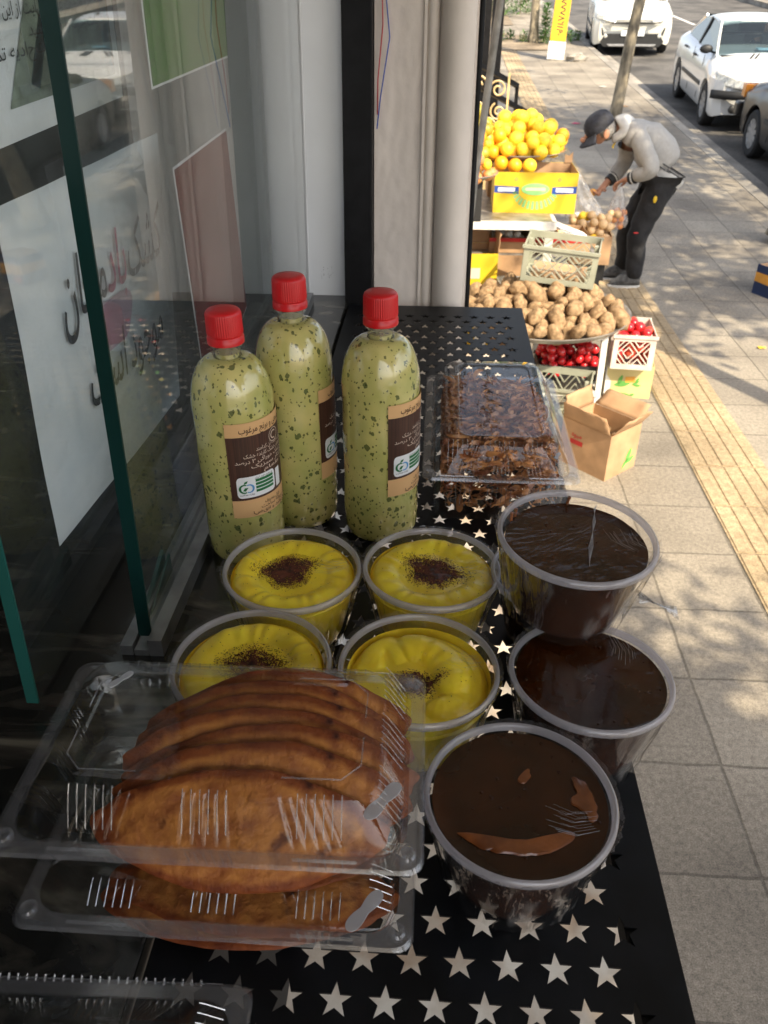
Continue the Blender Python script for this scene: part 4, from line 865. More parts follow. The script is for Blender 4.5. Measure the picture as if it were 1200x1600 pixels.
    m_.tube([(-W * 0.4, D / 2 - 0.0005, ly), (W * 0.4, D / 2 - 0.0005, ly)], 0.0005, 5); m_.build('hinge', M['plasticrim'], ld)
    for (sx, sy) in ((-1, -1), (-1, 1), (1, 1), (1, -1)):    # embossed corner lines on the lid top
        m_ = MB(); z = ly + hl + 0.0003; x0, y0 = sx * (W / 2 - f - 0.031), sy * (D / 2 - f - 0.031)
        m_.tube([(x0 - sx * 0.0, y0 - sy * 0.035, z), (x0, y0 - sy * 0.012, z), (x0 - sx * 0.012, y0, z), (x0 - sx * 0.05, y0, z)], 0.0006, 5); m_.build('embossed_line', M['plasticrim'], ld)
    return t
def latch(t, x, y, z, rz, name='latch_tab_glint', sc_=1.0):  # tab with the sky's white dogbone reflection put into shape and colour
    m_ = MB(); prof = []
    for k in range(40):
        a = 2 * pi * k / 40; r = 0.017 * (0.62 + 0.38 * abs(cos(a))) ; prof.append((r * cos(a) * sc_, 0.0075 * sin(a) * (0.45 + 0.75 * abs(cos(a)) ** 1.5) * sc_))
    vs = [(p[0], p[1], 0) for p in prof]; R = TR(x, y, z) @ RZ(rz); m_.M = R; m_.poly(vs, (0, 0, 0.0008)); m_.build(name, M['tab'], t, bevel=0.0003)

PB = (-0.134, 0.356)
lower = clamshell('lower clear hinged box holding fried patties, under the upper box', (-0.131, 0.352, T + 0.0005), 0.262, 0.158, 0.042, 0.010)
latch(lower, 0.1, -0.062, 0.055, 0.95)
upper = clamshell('upper clear hinged box filled with brown fried patties, nearest the camera at left', (-0.134, 0.374, T + 0.0540), 0.276, 0.170, 0.044, 0.031, rot=(0, 0, 0.012))
latch(upper, 0.112, -0.052, 0.068, 0.95); latch(upper, -0.083, 0.035, 0.0775, 0.9, sc_=0.6)
clamshell('empty clear hinged box with its lid closed at the bottom left corner', (-0.195, 0.188, T + 0.0005), 0.196, 0.13, 0.022, 0.010, rot=(0, 0, 0.03))

def patty(seed, L=0.104, Wd=0.039, th=0.0036):
    m_ = MB(); nu, nv = 110, 44
    def sh(u, v, top):
        a = 2 * pi * u; r = v; x = L * cos(a) * r; k = abs(cos(a)); yy = Wd * sin(a) * r * (1 - 0.34 * k ** 2.5)
        z = th * (1 - r ** 4) ** 0.5 * (1 if top else -1); n_ = noise.noise(Vector((x * 28, yy * 28, seed))); z += 0.0022 * n_ * (1 - r ** 6) + 0.0008 * noise.noise(Vector((x * 140, yy * 140, seed))) - 0.0009 * max(0, noise.noise(Vector((x * 330, yy * 330, seed))) - 0.15)
        z -= 0.010 * (x / L) ** 2
        e = 1 + 0.045 * noise.noise(Vector((cos(a) * 3, sin(a) * 3, seed * 1.7))); return (x * e, yy * e, z)
    m_.grid(lambda u, v: sh(u, v, True), nu, nv); m_.grid(lambda u, v: sh(1 - u, v, False), nu, nv); return m_
words = ['frontmost', 'second from the front', 'third from the front', 'fourth from the front', 'fifth from the front', 'sixth from the front', 'rearmost']
def put_patty(i, x, y, z, tilt, seed, lab, rz=0, k=1.0):
    x += random.uniform(-0.004, 0.004); rz += random.uniform(-0.05, 0.05); m_ = patty(seed, 0.104 * k); o = m_.build('fried_patty', M['patty'], None, smooth=True, edge=0); o.location = (x, y, z); o.rotation_euler = (tilt, radians(random.uniform(-2, 2)), rz)
    tag(o, lab, 'fried patty', 'fried patties in the clear boxes'); return o
zb = T + 0.0540
spec = [(-0.116, 0.325, 0.0275, 40, 1.0), (-0.110, 0.345, 0.0330, 40, 1.02), (-0.106, 0.359, 0.0355, 39, 1.03), (-0.112, 0.372, 0.0375, 38, 1.0), (-0.104, 0.385, 0.0390, 37, 1.0), (-0.110, 0.397, 0.0400, 36, 0.96), (-0.102, 0.409, 0.0405, 34, 0.93)]
for i, (x, y, z, tl, k) in enumerate(spec):
    put_patty(i, x, y, zb + z, radians(tl), 3 + i * 2.3, 'brown fried patty, %s in the upper clear box' % (words[i] if i < 6 else words[6]), 0.02, k * 0.98)
for i, (x, y, z, tl) in enumerate([(-0.122, 0.323, 0.011, 3), (-0.116, 0.326, 0.0225, 3), (-0.124, 0.352, 0.036, 8)]):
    put_patty(i, x, y, T + z, radians(tl), 40 + i * 3.1, 'brown fried patty lying in the lower clear box, %s' % ('bottom of the pile', 'second from the bottom', 'topmost')[i], 0, 1.0)

# fried onion box
ob = clamshell('tall clear hinged box of fried onions beside the right green bottle', (0.0865, 0.972, T + 0.0005), 0.188, 0.304, 0.066, 0.036, rot=(0, 0, 0.0), tp=0.10)
latch(ob, 0.066, -0.128, 0.088, 1.2, sc_=0.5)
rnd = random.Random(4); m_ = MB()
for k in range(4200):
    x = rnd.uniform(-0.066, 0.066); y = rnd.uniform(-0.134, 0.122)
    hmax = 0.091 - 9.0 * max(0, abs(x) - 0.03) ** 1.7 - 0.9 * max(0, y - 0.03) ** 1.5 + 0.012 * noise.noise(Vector((x * 30, y * 30, 0)))
    z = rnd.uniform(0.006, max(0.012, hmax)) if rnd.random() < 0.4 else hmax * rnd.uniform(0.82, 1.02)
    d = Vector((rnd.gauss(0, 1), rnd.gauss(0, 1), rnd.gauss(0, 0.35))).normalized(); cur = rnd.uniform(-1, 1) * 300; L = rnd.uniform(0.014, 0.04); w0 = rnd.uniform(0.0008, 0.0022) if rnd.random() < 0.75 else rnd.uniform(0.0025, 0.0045)
    p = Vector((x, y, z)); sd_ = d.cross(Vector((0, 0, 1))).normalized(); vs = []; N_ = 8; tw = rnd.uniform(-3, 3)
    for j in range(N_ + 1):
        s_ = j / N_; a = cur * L * (s_ - 0.5) / 2; dd = (d * cos(a) + sd_ * sin(a)); p = p + dd * L / N_; p.z += rnd.uniform(-0.0006, 0.0006)
        wv = (sd_ * cos(tw * s_) + Vector((0, 0, 1)) * sin(tw * s_)) * w0 * (1 - (2 * s_ - 1) ** 4 * 0.8)
        q = Vector((max(-0.07, min(0.07, p.x)), max(-0.138, min(0.13, p.y)), max(0.004, min(0.094, p.z)))); vs += [tuple(q - wv), tuple(q + wv)]
    m_.add(vs, [(2 * j, 2 * j + 1, 2 * j + 3, 2 * j + 2) for j in range(N_)])
o = m_.build('fried_onion', M['onion'], None, smooth=True, edge=0); o.location = (0.0865, 0.972, T + 0.003); o['kind'] = 'stuff'; tag(o, 'tangle of brown fried onion shreds inside the tall clear box', 'fried onion')
# ------------------------------------------------------------------ street goods
def GL(x, y): return (x, y, G(y))
def crate(name, label, cat, loc, rz, W, D, H, mat, group=None, slant=0.0, wall=0.006):
    """open lattice crate: corner posts, top and bottom bands, slanting bars between"""
    t = thing(name, label, cat, loc, rz, group)
    def side(a, b, nm):
        a = Vector(a); b = Vector(b); L = (b - a).length; m_ = MB(); up = Vector((0, 0, 1)); d = (b - a).normalized(); nrm = d.cross(up)
        def bx(u0, v0, u1, v1):
            m_.bar(a + d * u0 + up * v0, a + d * u1 + up * v1, wall, 0.008, up=nrm.cross(d) if abs(v1 - v0) < 1e-6 else nrm)
        def slab(u0, v0, u1, v1):
            p = [a + d * u0 + up * v0, a + d * u1 + up * v0, a + d * u1 + up * v1, a + d * u0 + up * v1]; m_.poly([tuple(q - nrm * wall / 2) for q in p], tuple(nrm * wall))
        slab(0, 0, L, 0.03); slab(0, H - 0.035, L, H); slab(0, 0.03, 0.028, H - 0.035); slab(L - 0.028, 0.03, L, H - 0.035)
        n_ = max(2, round(L / 0.085)); cw = (L - 0.056) / n_; rows = 2; rh = (H - 0.065) / rows
        for i in range(n_):
            for j in range(rows):
                u0 = 0.028 + i * cw; v0 = 0.03 + j * rh; s_ = 1 if (i + j) % 2 else -1
                for q in (-0.5, 0, 0.5, 1, -1):      # diagonal bars of each cell
                    c = 0.5 + q * 0.5; pts = []
                    # line v = s*u + offset clipped to the cell
                    o = q
                    us = [max(0, -o if s_ > 0 else o), min(1, 1 - o if s_ > 0 else 1 + o)]
                    if us[1] - us[0] < 0.08: continue
                    f = (lambda u: u + o) if s_ > 0 else (lambda u: 1 - u + o)
                    ua, ub = us; va, vb = f(ua), f(ub)
                    pa = a + d * (u0 + ua * cw) + up * (v0 + min(1, max(0, va)) * rh); pb = a + d * (u0 + ub * cw) + up * (v0 + min(1, max(0, vb)) * rh)
                    m_.bar(pa, pb, wall * 0.9, 0.0075, up=nrm)
        m_.build(nm, mat, t)
    x, y = W / 2, D / 2
    side((-x, -y, 0), (x, -y, 0), 'side_panel'); side((x, y, 0), (-x, y, 0), 'side_panel'); side((-x, y, 0), (-x, -y, 0), 'end_panel'); side((x, -y, 0), (x, y, 0), 'end_panel')
    m_ = MB(); m_.box((0, 0, 0.006), (W, D, 0.006)); m_.build('base', mat, t)
    m_ = MB()
    for s_ in (-1, 1):
        m_.box((s_ * (x - 0.02), 0, H - 0.02), (0.02, 0.03, 0.03))
    m_.box((0, -y - 0.006, H - 0.008), (W + 0.02, 0.012, 0.016)); m_.box((0, y + 0.006, H - 0.008), (W + 0.02, 0.012, 0.016)); m_.build('rim', mat, t)
    return t
def carton(name, label, loc, rz, W, D, H, mat, inner, flaps=(0, 0, 0, 0), cat='box', rot=None, th=0.004, group=None):
    """open cardboard box; flaps = opening angles of front, back, left, right (0 = none)"""
    t = thing(name, label, cat, loc, rz, group, rot=rot); x, y = W / 2, D / 2
    m_ = MB()
    m_.box((0, -y + th / 2, H / 2), (W, th, H)); m_.box((0, y - th / 2, H / 2), (W, th, H)); m_.box((-x + th / 2, 0, H / 2), (th, D - 2 * th, H)); m_.box((x - th / 2, 0, H / 2), (th, D - 2 * th, H))
    m_.box((0, 0, th / 2), (W - 2 * th, D - 2 * th, th)); m_.build('box_wall', mat, t)
    m_ = MB(); e = 0.0012
    m_.poly([(-x + th + e, -y + th + e, H - 0.001), (-x + th + e, -y + th + e, th + e), (x - th - e, -y + th + e, th + e), (x - th - e, -y + th + e, H - 0.001)])
    m_.poly([(-x + th + e, y - th - e, H - 0.001), (-x + th + e, y - th - e, th + e), (x - th - e, y - th - e, th + e), (x - th - e, y - th - e, H - 0.001)])
    m_.poly([(-x + th + e, -y + th + e, H - 0.001), (-x + th + e, y - th - e, H - 0.001), (-x + th + e, y - th - e, th + e), (-x + th + e, -y + th + e, th + e)])
    m_.poly([(x - th - e, -y + th + e, H - 0.001), (x - th - e, y - th - e, H - 0.001), (x - th - e, y - th - e, th + e), (x - th - e, -y + th + e, th + e)])
    m_.poly([(-x + th, -y + th, th + e), (x - th, -y + th, th + e), (x - th, y - th, th + e), (-x + th, y - th, th + e)])
    m_.build('box_lining', inner, t)
    for k, (a, L) in enumerate(zip(flaps, (W, W, D, D))):
        if not a: continue
        fl = min(W, D) * 0.42; m_ = MB(); N_ = 5
        def ff(u, v):
            uu = (u - 0.5) * (L - 0.01 - 0.03 * v); b = radians(a) + 0.25 * v * noise.noise(Vector((u * 3, k, v * 2))); r_ = fl * v + 0.001
            oo = (r_ * sin(b), r_ * cos(b))       # outward, up
            return {0: (uu, -y - oo[0], H + oo[1]), 1: (uu, y + oo[0], H + oo[1]), 2: (-x - oo[0], uu, H + oo[1]), 3: (x + oo[0], uu, H + oo[1])}[k]
        m_.grid(ff, 8, N_); o = m_.build('flap', inner if mat is not M['card'] else M['card'], t, smooth=True)
        so_ = o.modifiers.new('thick', 'SOLIDIFY'); so_.thickness = 0.004
    return t
def face_print(t, pts_list, mat, nm, y):
    m_ = MB()
    for pts in pts_list: m_.poly([(a, y - 0.0015, b) for a, b in pts])
    return m_.build(nm, mat, t)

# --- potato stand
PS = (0.60, 4.40)
t = thing('potato_stand', 'white metal stand with a round steel tray of potatoes, nearest on the pavement', 'stand', (PS[0], PS[1], 0))
for x, y in ((-0.33, -0.22), (0.33, -0.22), (-0.33, 0.3), (0.33, 0.3), (0.43, 0.02)):
    m_ = MB(); m_.bar((x, y, 0), (x, y + 0.035, 0.465), 0.032, 0.032); m_.build('leg', M['whitepaint'], t)
m_ = MB()
for z in (0.12, 0.452):
    m_.bar((-0.33, -0.22, z), (0.33, -0.22, z), 0.03, 0.03); m_.bar((-0.33, 0.3, z), (0.33, 0.3, z), 0.03, 0.03); m_.bar((-0.33, -0.2, z), (-0.33, 0.28, z), 0.03, 0.03); m_.bar((0.33, -0.2, z), (0.33, 0.28, z), 0.03, 0.03)
m_.build('rail', M['whitepaint'], t)
m_ = MB(); RT = 0.475
m_.lathe([(0, 0.478), (RT - 0.07, 0.478), (RT - 0.02, 0.50), (RT, 0.522), (RT + 0.01, 0.525), (RT + 0.01, 0.519), (RT - 0.005, 0.512), (RT - 0.02, 0.492), (RT - 0.07, 0.472), (0, 0.472)], 64); m_.build('tray', M['steel'], t, smooth=True)
rnd = random.Random(7)
def heap(n, cx, cy, zbase, R, hfun, rad, mats, name, label, cat, group, sq=(1, 1, 1), wob=0.0, variants=5, tries=16000, box=None):
    """loose heap: seeds dropped on a bed and raised until they rest on their neighbours"""
    protos = []
    for k in range(variants):
        m_ = MB(); m_.ball((0, 0, 0), 1.0, 16, 11, tuple(s_ * rnd.uniform(0.93, 1.07) for s_ in sq), wob, seed=k * 3.7 + 1)
        me = m_.build(name, mats[k % len(mats)], None, smooth=True, edge=0); protos.append(me)
    placed = []; out = []; k = 0
    for _ in range(tries):
        if len(placed) >= n: break
        if box:
            x = rnd.uniform(-box[0], box[0]); y = rnd.uniform(-box[1], box[1]); q = max(abs(x) / box[0], abs(y) / box[1])
        else:
            a = rnd.uniform(0, 2 * pi); q = sqrt(rnd.random()); x, y = R * q * cos(a), R * q * sin(a)
        r = rad * rnd.uniform(0.78, 1.2) if wob else rad * rnd.uniform(0.92, 1.07); zmax = zbase + hfun(q)
        z = zbase + r * 0.9
        for _2 in range(30):
            hit = False
            for (px, py, pz, pr) in placed:
                d2 = (px - x) ** 2 + (py - y) ** 2; s_ = (pr + r) * 0.9
                if d2 < s_ * s_ and (pz - z) ** 2 + d2 < s_ * s_:
                    z = pz + sqrt(max(0, s_ * s_ - d2)) + 0.0005; hit = True
            if not hit: break
        if hit or z > zmax: continue
        placed.append((x, y, z, r))
    for (x, y, z, r) in placed:
        if k < len(protos): o = protos[k]
        else: o = protos[rnd.randrange(len(protos))].copy(); C.objects.link(o)
        k += 1; o.location = (cx + x, cy + y, z); o.scale = (r, r, r); o.rotation_euler = (rnd.uniform(0, 6), rnd.uniform(0, 6), rnd.uniform(0, 6))
        tag(o, label, cat, group)
    for o in protos[k:]: bpy.data.objects.remove(o)
    return placed
heap(190, PS[0], PS[1], 0.482, 0.43, lambda q: 0.09 * (1 - q ** 2.2) + 0.06, 0.048, [M['potato']], 'potato', 'brown potato heaped on the round steel tray', 'potato', 'potatoes heaped on the round tray', (1.35, 0.92, 0.84), 0.28, 7)

gc = crate('plastic_crate', 'empty grey-green lattice crate set tilted on top of the potatoes', 'crate', (0.700, 4.60, 0.645), radians(-10), 0.40, 0.27, 0.20, M['crategrey'])
gc.rotation_euler = (radians(3), radians(3), radians(-12))
m_ = MB(); m_.box((0, 0, 0.03), (0.3, 0.18, 0.03)); m_.build('straw_lining', M['cardin'], gc)

# --- fruit stand behind
t = thing('fruit_stand', 'low two-shelf white stand carrying the yellow carton and citrus tray', 'stand', (0.35, 5.45, 0))
m_ = MB(); m_.box((-0.08, 0.0, 0.845), (0.84, 0.9, 0.02)); m_.build('shelf', M['steel'], t)
m_ = MB(); m_.bar((-0.5, -0.46, 0.83), (0.35, -0.46, 0.83), 0.03, 0.045); m_.bar((0.35, -0.46, 0.83), (0.35, 0.46, 0.83), 0.03, 0.045); m_.build('shelf_edge', M['whitepaint'], t)
m_ = MB(); m_.box((0.1, -0.06, 0.63), (1.1, 0.6, 0.015)); m_.build('lower_shelf', M['steel'], t)
for x, y in ((-0.48, -0.42), (0.33, -0.42), (-0.48, 0.42), (0.33, 0.42)):
    m_ = MB(); m_.bar((x, y, 0), (x, y, 0.81), 0.05, 0.04); m_.build('leg', M['whitepaint'], t)
# yellow fruit carton with its printed front
yc = carton('fruit_carton', 'bright yellow fruit carton with blue band and green oval, on the white shelf', (0.595, 5.38, 0.856), radians(-1), 0.50, 0.36, 0.235, M['yellowcard'], M['cardin'])
yf = -0.18
face_print(yc, [[(-0.248, 0.118), (-0.10, 0.112), (-0.10, 0.152), (-0.248, 0.158)], [(0.10, 0.112), (0.248, 0.118), (0.248, 0.158), (0.10, 0.152)]], M['blueprint'], 'blue_band', yf)
face_print(yc, [[(0.0 + 0.085 * cos(a), 0.14 + 0.035 * sin(a)) for a in [2 * pi * k / 28 for k in range(28)]]], M['lightgreen'], 'green_oval', yf - 0.001)
fan = []
for k in range(13):
    a = radians(-12 - 13 * k); b = a - radians(8.5); fan.append([(0.105 * cos(a), 0.132 + 0.062 * sin(a)), (0.135 * cos(a), 0.128 + 0.108 * sin(a)), (0.135 * cos(b), 0.128 + 0.108 * sin(b)), (0.105 * cos(b), 0.132 + 0.062 * sin(b))])
face_print(yc, fan, M['lightgreen'], 'green_rays', yf)
m_ = MB(); m_.poly([(a, yf - 0.0035, b) for a, b in rrect(-0.06, 0.132, 0.06, 0.148, 0.006)]); m_.build('oval_white_strip', M['cream'], yc)
for x in (-0.175, 0.175):
    m_ = MB(); m_.poly([(a, yf - 0.0025, b) for a, b in rrect(x - 0.052, 0.124, x + 0.052, 0.148, 0.004)]); m_.build('white_band_strip', M['white'], yc)
for x in (-0.12, 0.14):
    face_print(yc, [[(x + 0.012 * cos(a), 0.195 + 0.012 * sin(a)) for a in [2 * pi * k / 14 for k in range(14)]]], M['orangeprint'], 'round_mark', yf)
m_ = MB(); m_.poly([(0.2, 0.17, 0.235), (0.248, 0.17, 0.235), (0.248, 0.17, 0.30), (0.225, 0.17, 0.275), (0.2, 0.17, 0.285)], (0, 0.004, 0)); m_.build('torn_edge', M['card'], yc)
# oranges
t = thing('citrus_tray', 'shallow steel tray heaped with yellow oranges above the yellow carton', 'tray', (0.50, 5.72, 1.115))
m_ = MB(); m_.lathe([(0, 0), (0.24, 0), (0.30, 0.022), (0.325, 0.03), (0.325, 0.035), (0.295, 0.028), (0.235, 0.006), (0, 0.006)], 48); m_.build('dish', M['steel'], t, smooth=True)
m_ = MB(); m_.box((0, 0.1, -0.13), (0.34, 0.3, 0.258)); m_.build('support_box', M['card'], t)
heap(110, 0.52, 5.72, 1.122, 0.29, lambda q: 0.145 * (1 - q ** 1.7) + 0.085, 0.044, [M['lemon'], M['lemon'], M['lemon'], M['orange']], 'orange', 'ripe yellow-orange citrus fruit heaped on the steel tray', 'orange', 'oranges heaped on the tray', variants=6)
for (x, y, z, mat) in ((0.385, 5.38, 1.11, 'orange'), (0.47, 5.36, 1.10, 'orange'), (0.56, 5.36, 1.10, 'lemon'), (0.42, 5.42, 1.185, 'lemon'), (0.335, 5.45, 1.16, 'orange'), (0.30, 5.50, 1.23, 'shaded_orange'), (0.37, 5.50, 1.25, 'orange')):
    m_ = MB(); m_.ball((0, 0, 0), 0.044, 18, 12); o = m_.build('orange', M[mat], smooth=True, edge=0); o.location = (x, y, z); tag(o, 'orange that has rolled onto the front edge of the yellow carton', 'orange', 'oranges on the carton edge')
heap(34, 0.19, 5.55, 1.12, 0.17, lambda q: 0.20 * (1 - q ** 2) + 0.09, 0.043, [M['shaded_orange'], M['orange'], M['shaded_orange']], 'orange', 'orange with shade-darkened greenish peel at the left end of the heap behind the leaning pole', 'orange', 'shade-toned greenish oranges by the pole')
# peaches
t = thing('peach_bowl', 'wide steel dish of red and yellow peaches behind the leaning pole', 'dish', (0.15, 5.05, 1.07))
m_ = MB(); m_.lathe([(0, 0), (0.11, 0), (0.17, 0.03), (0.20, 0.045), (0.20, 0.05), (0.165, 0.036), (0.105, 0.006), (0, 0.006)], 40); m_.build('dish', M['steel'], t, smooth=True)
m_ = MB(); m_.box((-0.02, 0.05, -0.107), (0.26, 0.26, 0.213)); m_.build('support_box', M['trim'], t)
heap(34, 0.15, 5.05, 1.078, 0.165, lambda q: 0.13 * (1 - q ** 2) + 0.08, 0.034, [M['peach'], M['lemon'], M['peach']], 'peach', 'small red and yellow peach in the steel dish', 'peach', 'peaches in the dish', variants=6)
# lower shelf goods
for (x, w_, lab, mt, nm) in ((0.46, 0.26, 'shallow card tray of pale garlic under the white shelf, left one', 'whitepaint', 'garlic_bulb'), (0.78, 0.34, 'shallow card tray with red rim holding pale onions, under the white bag', 'onionbulb', 'onion')):
    c_ = carton('card_tray', lab, (x, 5.28, 0.64), 0, w_, 0.36, 0.09, M['card'], M['cardin'], cat='tray', group='shallow trays below the shelf')
    m_ = MB(); m_.box((0, -0.1825, 0.078), (w_ + 0.004, 0.004, 0.022)); m_.build('red_rim', M['red'], c_)
    heap(26, x, 5.28, 0.655, 0, lambda q: 0.12, 0.026, [M[mt]], nm, 'small pale bulb in the shallow tray, %s' % ('left tray' if w_ < 0.3 else 'right tray'), nm.replace('_', ' '), 'bulbs in the %s tray' % ('left' if w_ < 0.3 else 'right'), variants=3, box=(w_ / 2 - 0.03, 0.14))
c_ = carton('card_box', 'brown cardboard box below the shelf with a torn open top, behind the lattice crate', (0.475, 5.12, 0.52), 0, 0.19, 0.2, 0.125, M['card'], M['cardin'])
carton('card_box', 'white cardboard carton with a small round mark, stacked under the brown one', (0.475, 5.12, 0.36), 0, 0.19, 0.2, 0.158, M['whitepaint'], M['cardin'])
carton('card_box', 'plain brown carton standing at the foot of the stack behind potatoes', (0.46, 5.13, 0.0), 0, 0.24, 0.24, 0.355, M['card'], M['cardin'])
y2 = carton('yellow_box', 'open yellow cardboard box with a curled brown flap left of the potatoes', (0.235, 5.06, 0.44), radians(4), 0.27, 0.26, 0.235, M['yellowcard'], M['card'], flaps=(0, 12, 6, 8))
m_ = MB(); m_.poly([(-0.06, -0.1318, 0.085), (0.03, -0.1318, 0.085), (0.03, -0.1318, 0.15), (-0.06, -0.1318, 0.15)]); m_.build('pale_sticker', M['cream'], y2)
m_ = MB(); m_.poly([(0.1365, -0.02, 0.12), (0.1365, 0.06, 0.12), (0.1365, 0.06, 0.17), (0.1365, -0.02, 0.17)]); m_.build('blue_mark', M['blueprint'], y2)
m_ = MB(); m_.box((0, 0, -0.22), (0.25, 0.24, 0.438)); m_.build('lower_carton', M['yellowcard'], y2)
# onion box
c_ = carton('onion_box', 'cardboard box heaped with pale onions beside the man', (1.03, 5.62, 0.47), radians(-4), 0.27, 0.28, 0.185, M['card'], M['cardin'])
m_ = MB(); m_.box((0.0, 0.02, -0.06), (0.24, 0.22, 0.118)); m_.box((0.08, -0.09, -0.29), (0.03, 0.03, 0.35)); m_.box((-0.08, -0.09, -0.29), (0.03, 0.03, 0.35)); m_.box((0.0, 0.1, -0.29), (0.03, 0.03, 0.35)); m_.build('trestle', M['trim'], c_)
heap(44, 1.03, 5.62, 0.60, 0, lambda q: 0.13 + 0.06 * (1 - q), 0.030, [M['onionbulb'], M['lemon'], M['onionbulb']], 'onion', 'pale onion heaped in the cardboard box by the man', 'onion', 'onions in the box by the man', variants=4, box=(0.12, 0.12))
# bags
def blob_bag(name, label, loc, pts, mat, seed, parent=None, n=26, m=18, cat='bag'):
    m_ = MB()
    def fn(u, v):
        k = v * (len(pts) - 1); i = min(int(k), len(pts) - 2); f_ = k - i; a = pts[i]; b = pts[i + 1]; q = [a[j] + (b[j] - a[j]) * f_ for j in range(5)]
        an = 2 * pi * u; w_ = 1 + 0.28 * noise.noise(Vector((cos(an) * 2.2, sin(an) * 2.2, v * 4 + seed))) + 0.1 * noise.noise(Vector((cos(an) * 6, sin(an) * 6, v * 5 + seed)))
        return (q[0] + q[3] * cos(an) * w_, q[1] + q[4] * sin(an) * w_, q[2])
    m_.grid(fn, n * 2, m * 2); o = m_.build(name, mat, parent, smooth=True, edge=0, loc=loc)
    if label: tag(o, label, cat)
    return o
wbm = mk('white_bag', (0.8, 0.78, 0.74), 0.35, 0.04, 6, 0.5, 14, sss=0.1)
b_ = blob_bag('plastic_bag', 'crumpled opaque white plastic bag lying on the onion trays', (0.80, 5.12, 0.775), [(-0.11, 0, 0.05, 0.005, 0.005), (-0.09, 0, 0.045, 0.03, 0.05), (-0.03, 0, 0.02, 0.05, 0.05), (0.04, 0, -0.01, 0.055, 0.05), (0.09, 0, -0.04, 0.04, 0.045), (0.12, 0, -0.05, 0.003, 0.004)], wbm, 3)
blob_bag('plastic_bag', 'crumpled see-through bag hanging beside the yellow carton', (0.97, 5.95, 0.72), [(-0.03, 0, 0.26, 0.02, 0.02), (-0.01, 0, 0.17, 0.06, 0.04), (0.02, 0, 0.06, 0.11, 0.06), (0.06, 0, -0.02, 0.13, 0.07), (0.05, 0, -0.08, 0.09, 0.06), (0.04, 0, -0.09, 0.005, 0.005)], M['bag'], 9)
# peppers and low grey crate under the potato tray
crate('plastic_crate', 'low grey-green lattice crate on the ground under the potato tray', 'crate', (0.70, 4.03, 0.02), radians(-14), 0.30, 0.28, 0.25, M['crategrey'])
pc = crate('plastic_crate', 'dark crate of shiny red peppers between the white stand legs', 'crate', (0.78, 4.36, 0.16), 0, 0.36, 0.22, 0.09, M['trim'])
heap(70, 0.78, 4.35, 0.175, 0, lambda q: 0.19, 0.027, [M['pepper']], 'red_pepper', 'small shiny red pepper in the dark crate under the potatoes', 'pepper', 'red peppers under the tray', (0.9, 0.9, 1.1), variants=3, box=(0.165, 0.09))
# red fruit crate on the flowered carton
fb = carton('printed_carton', 'pale printed carton with a green leaf mark under the tomato crate', (1.16, 4.52, 0), radians(-6), 0.26, 0.24, 0.20, M['palecard'], M['cardin'])
m_ = MB(); yv = -0.1222
def leafshape(cx, cz, L, wd, ang_):
    p_ = []
    for k in range(14):
        q = k / 13 * 2; s_ = 1 if q <= 1 else -1; u = q if q <= 1 else 2 - q; x = (u - 0.5) * L; z = s_ * wd * sin(pi * u); p_.append((cx + x * cos(ang_) - z * sin(ang_), yv, cz + x * sin(ang_) + z * cos(ang_)))
    return p_
for a_ in ((-0.05, 0.11, 0.07, 0.012, 1.3), (-0.035, 0.085, 0.1, 0.018, 0.2), (0.04, 0.095, 0.05, 0.008, 0.6), (0.05, 0.08, 0.045, 0.008, 0.0), (0.045, 0.11, 0.045, 0.007, 1.1), (-0.02, 0.02, 0.12, 0.008, -0.1), (0.03, 0.02, 0.03, 0.008, 0.3)): m_.poly(leafshape(*a_)[::-1])
m_.build('leaf_print', M['leafgreen'], fb)
m_ = MB(); yv -= 0.001; m_.poly([(-0.02, yv, 0.095), (0.035, yv, 0.10), (0.03, yv, 0.135), (-0.025, yv, 0.13)]); m_.build('orange_print', M['orangeprint'], fb)
m_ = MB(); m_.box((0, 0, 0.202), (0.24, 0.22, 0.004)); m_.build('closed_top', M['palecard'], fb)
crate('plastic_crate', 'off-white lattice crate of red tomatoes standing on the printed carton', 'crate', (1.135, 4.47, 0.209), radians(-5), 0.225, 0.30, 0.20, M['cratewhite'])
heap(60, 1.135, 4.47, 0.225, 0, lambda q: 0.17 + 0.03 * (1 - q), 0.030, [M['redonion'], M['pepper']], 'tomato', 'red tomato in the off-white lattice crate', 'tomato', 'tomatoes in the crate', variants=4, box=(0.085, 0.12))
# big open cardboard box
bb = carton('open_box', 'large brown cardboard box standing open with torn flaps, nearest on the pavement', (0.845, 3.60, 0), radians(43), 0.24, 0.29, 0.245, M['card'], M['cardin'], flaps=(35, 8, 20, 55))
m_ = MB()
put_text(m_, 'میوه', lambda a, b: (-0.1218, 0.05 - a, b), 0.0, 0.165, 0.04, 0.06, 'C', True, 0.01)
m_.poly([(-0.1218, 0.085, 0.125), (-0.1218, 0.085, 0.15), (-0.1218, 0.01, 0.15), (-0.1218, 0.01, 0.125)]); m_.build('red_print', M['red'], bb)
yv = -0.1468; m_ = MB()
for a_ in ((0.05, 0.09, 0.09, 0.016, 1.2), (0.07, 0.06, 0.07, 0.012, 0.4), (0.03, 0.05, 0.07, 0.010, 0.9)): m_.poly(leafshape(*a_)[::-1])
m_.build('green_print', M['leafgreen'], bb)
heap(22, 0.845, 3.60, 0.02, 0.10, lambda q: 0.14, 0.035, [M['onionbulb'], M['potato']], 'crumpled_peel', 'pale vegetable scrap lying inside the large open box', 'vegetable scrap', 'scraps inside the open box', (1.2, 1, 0.5), 0.5, 4)
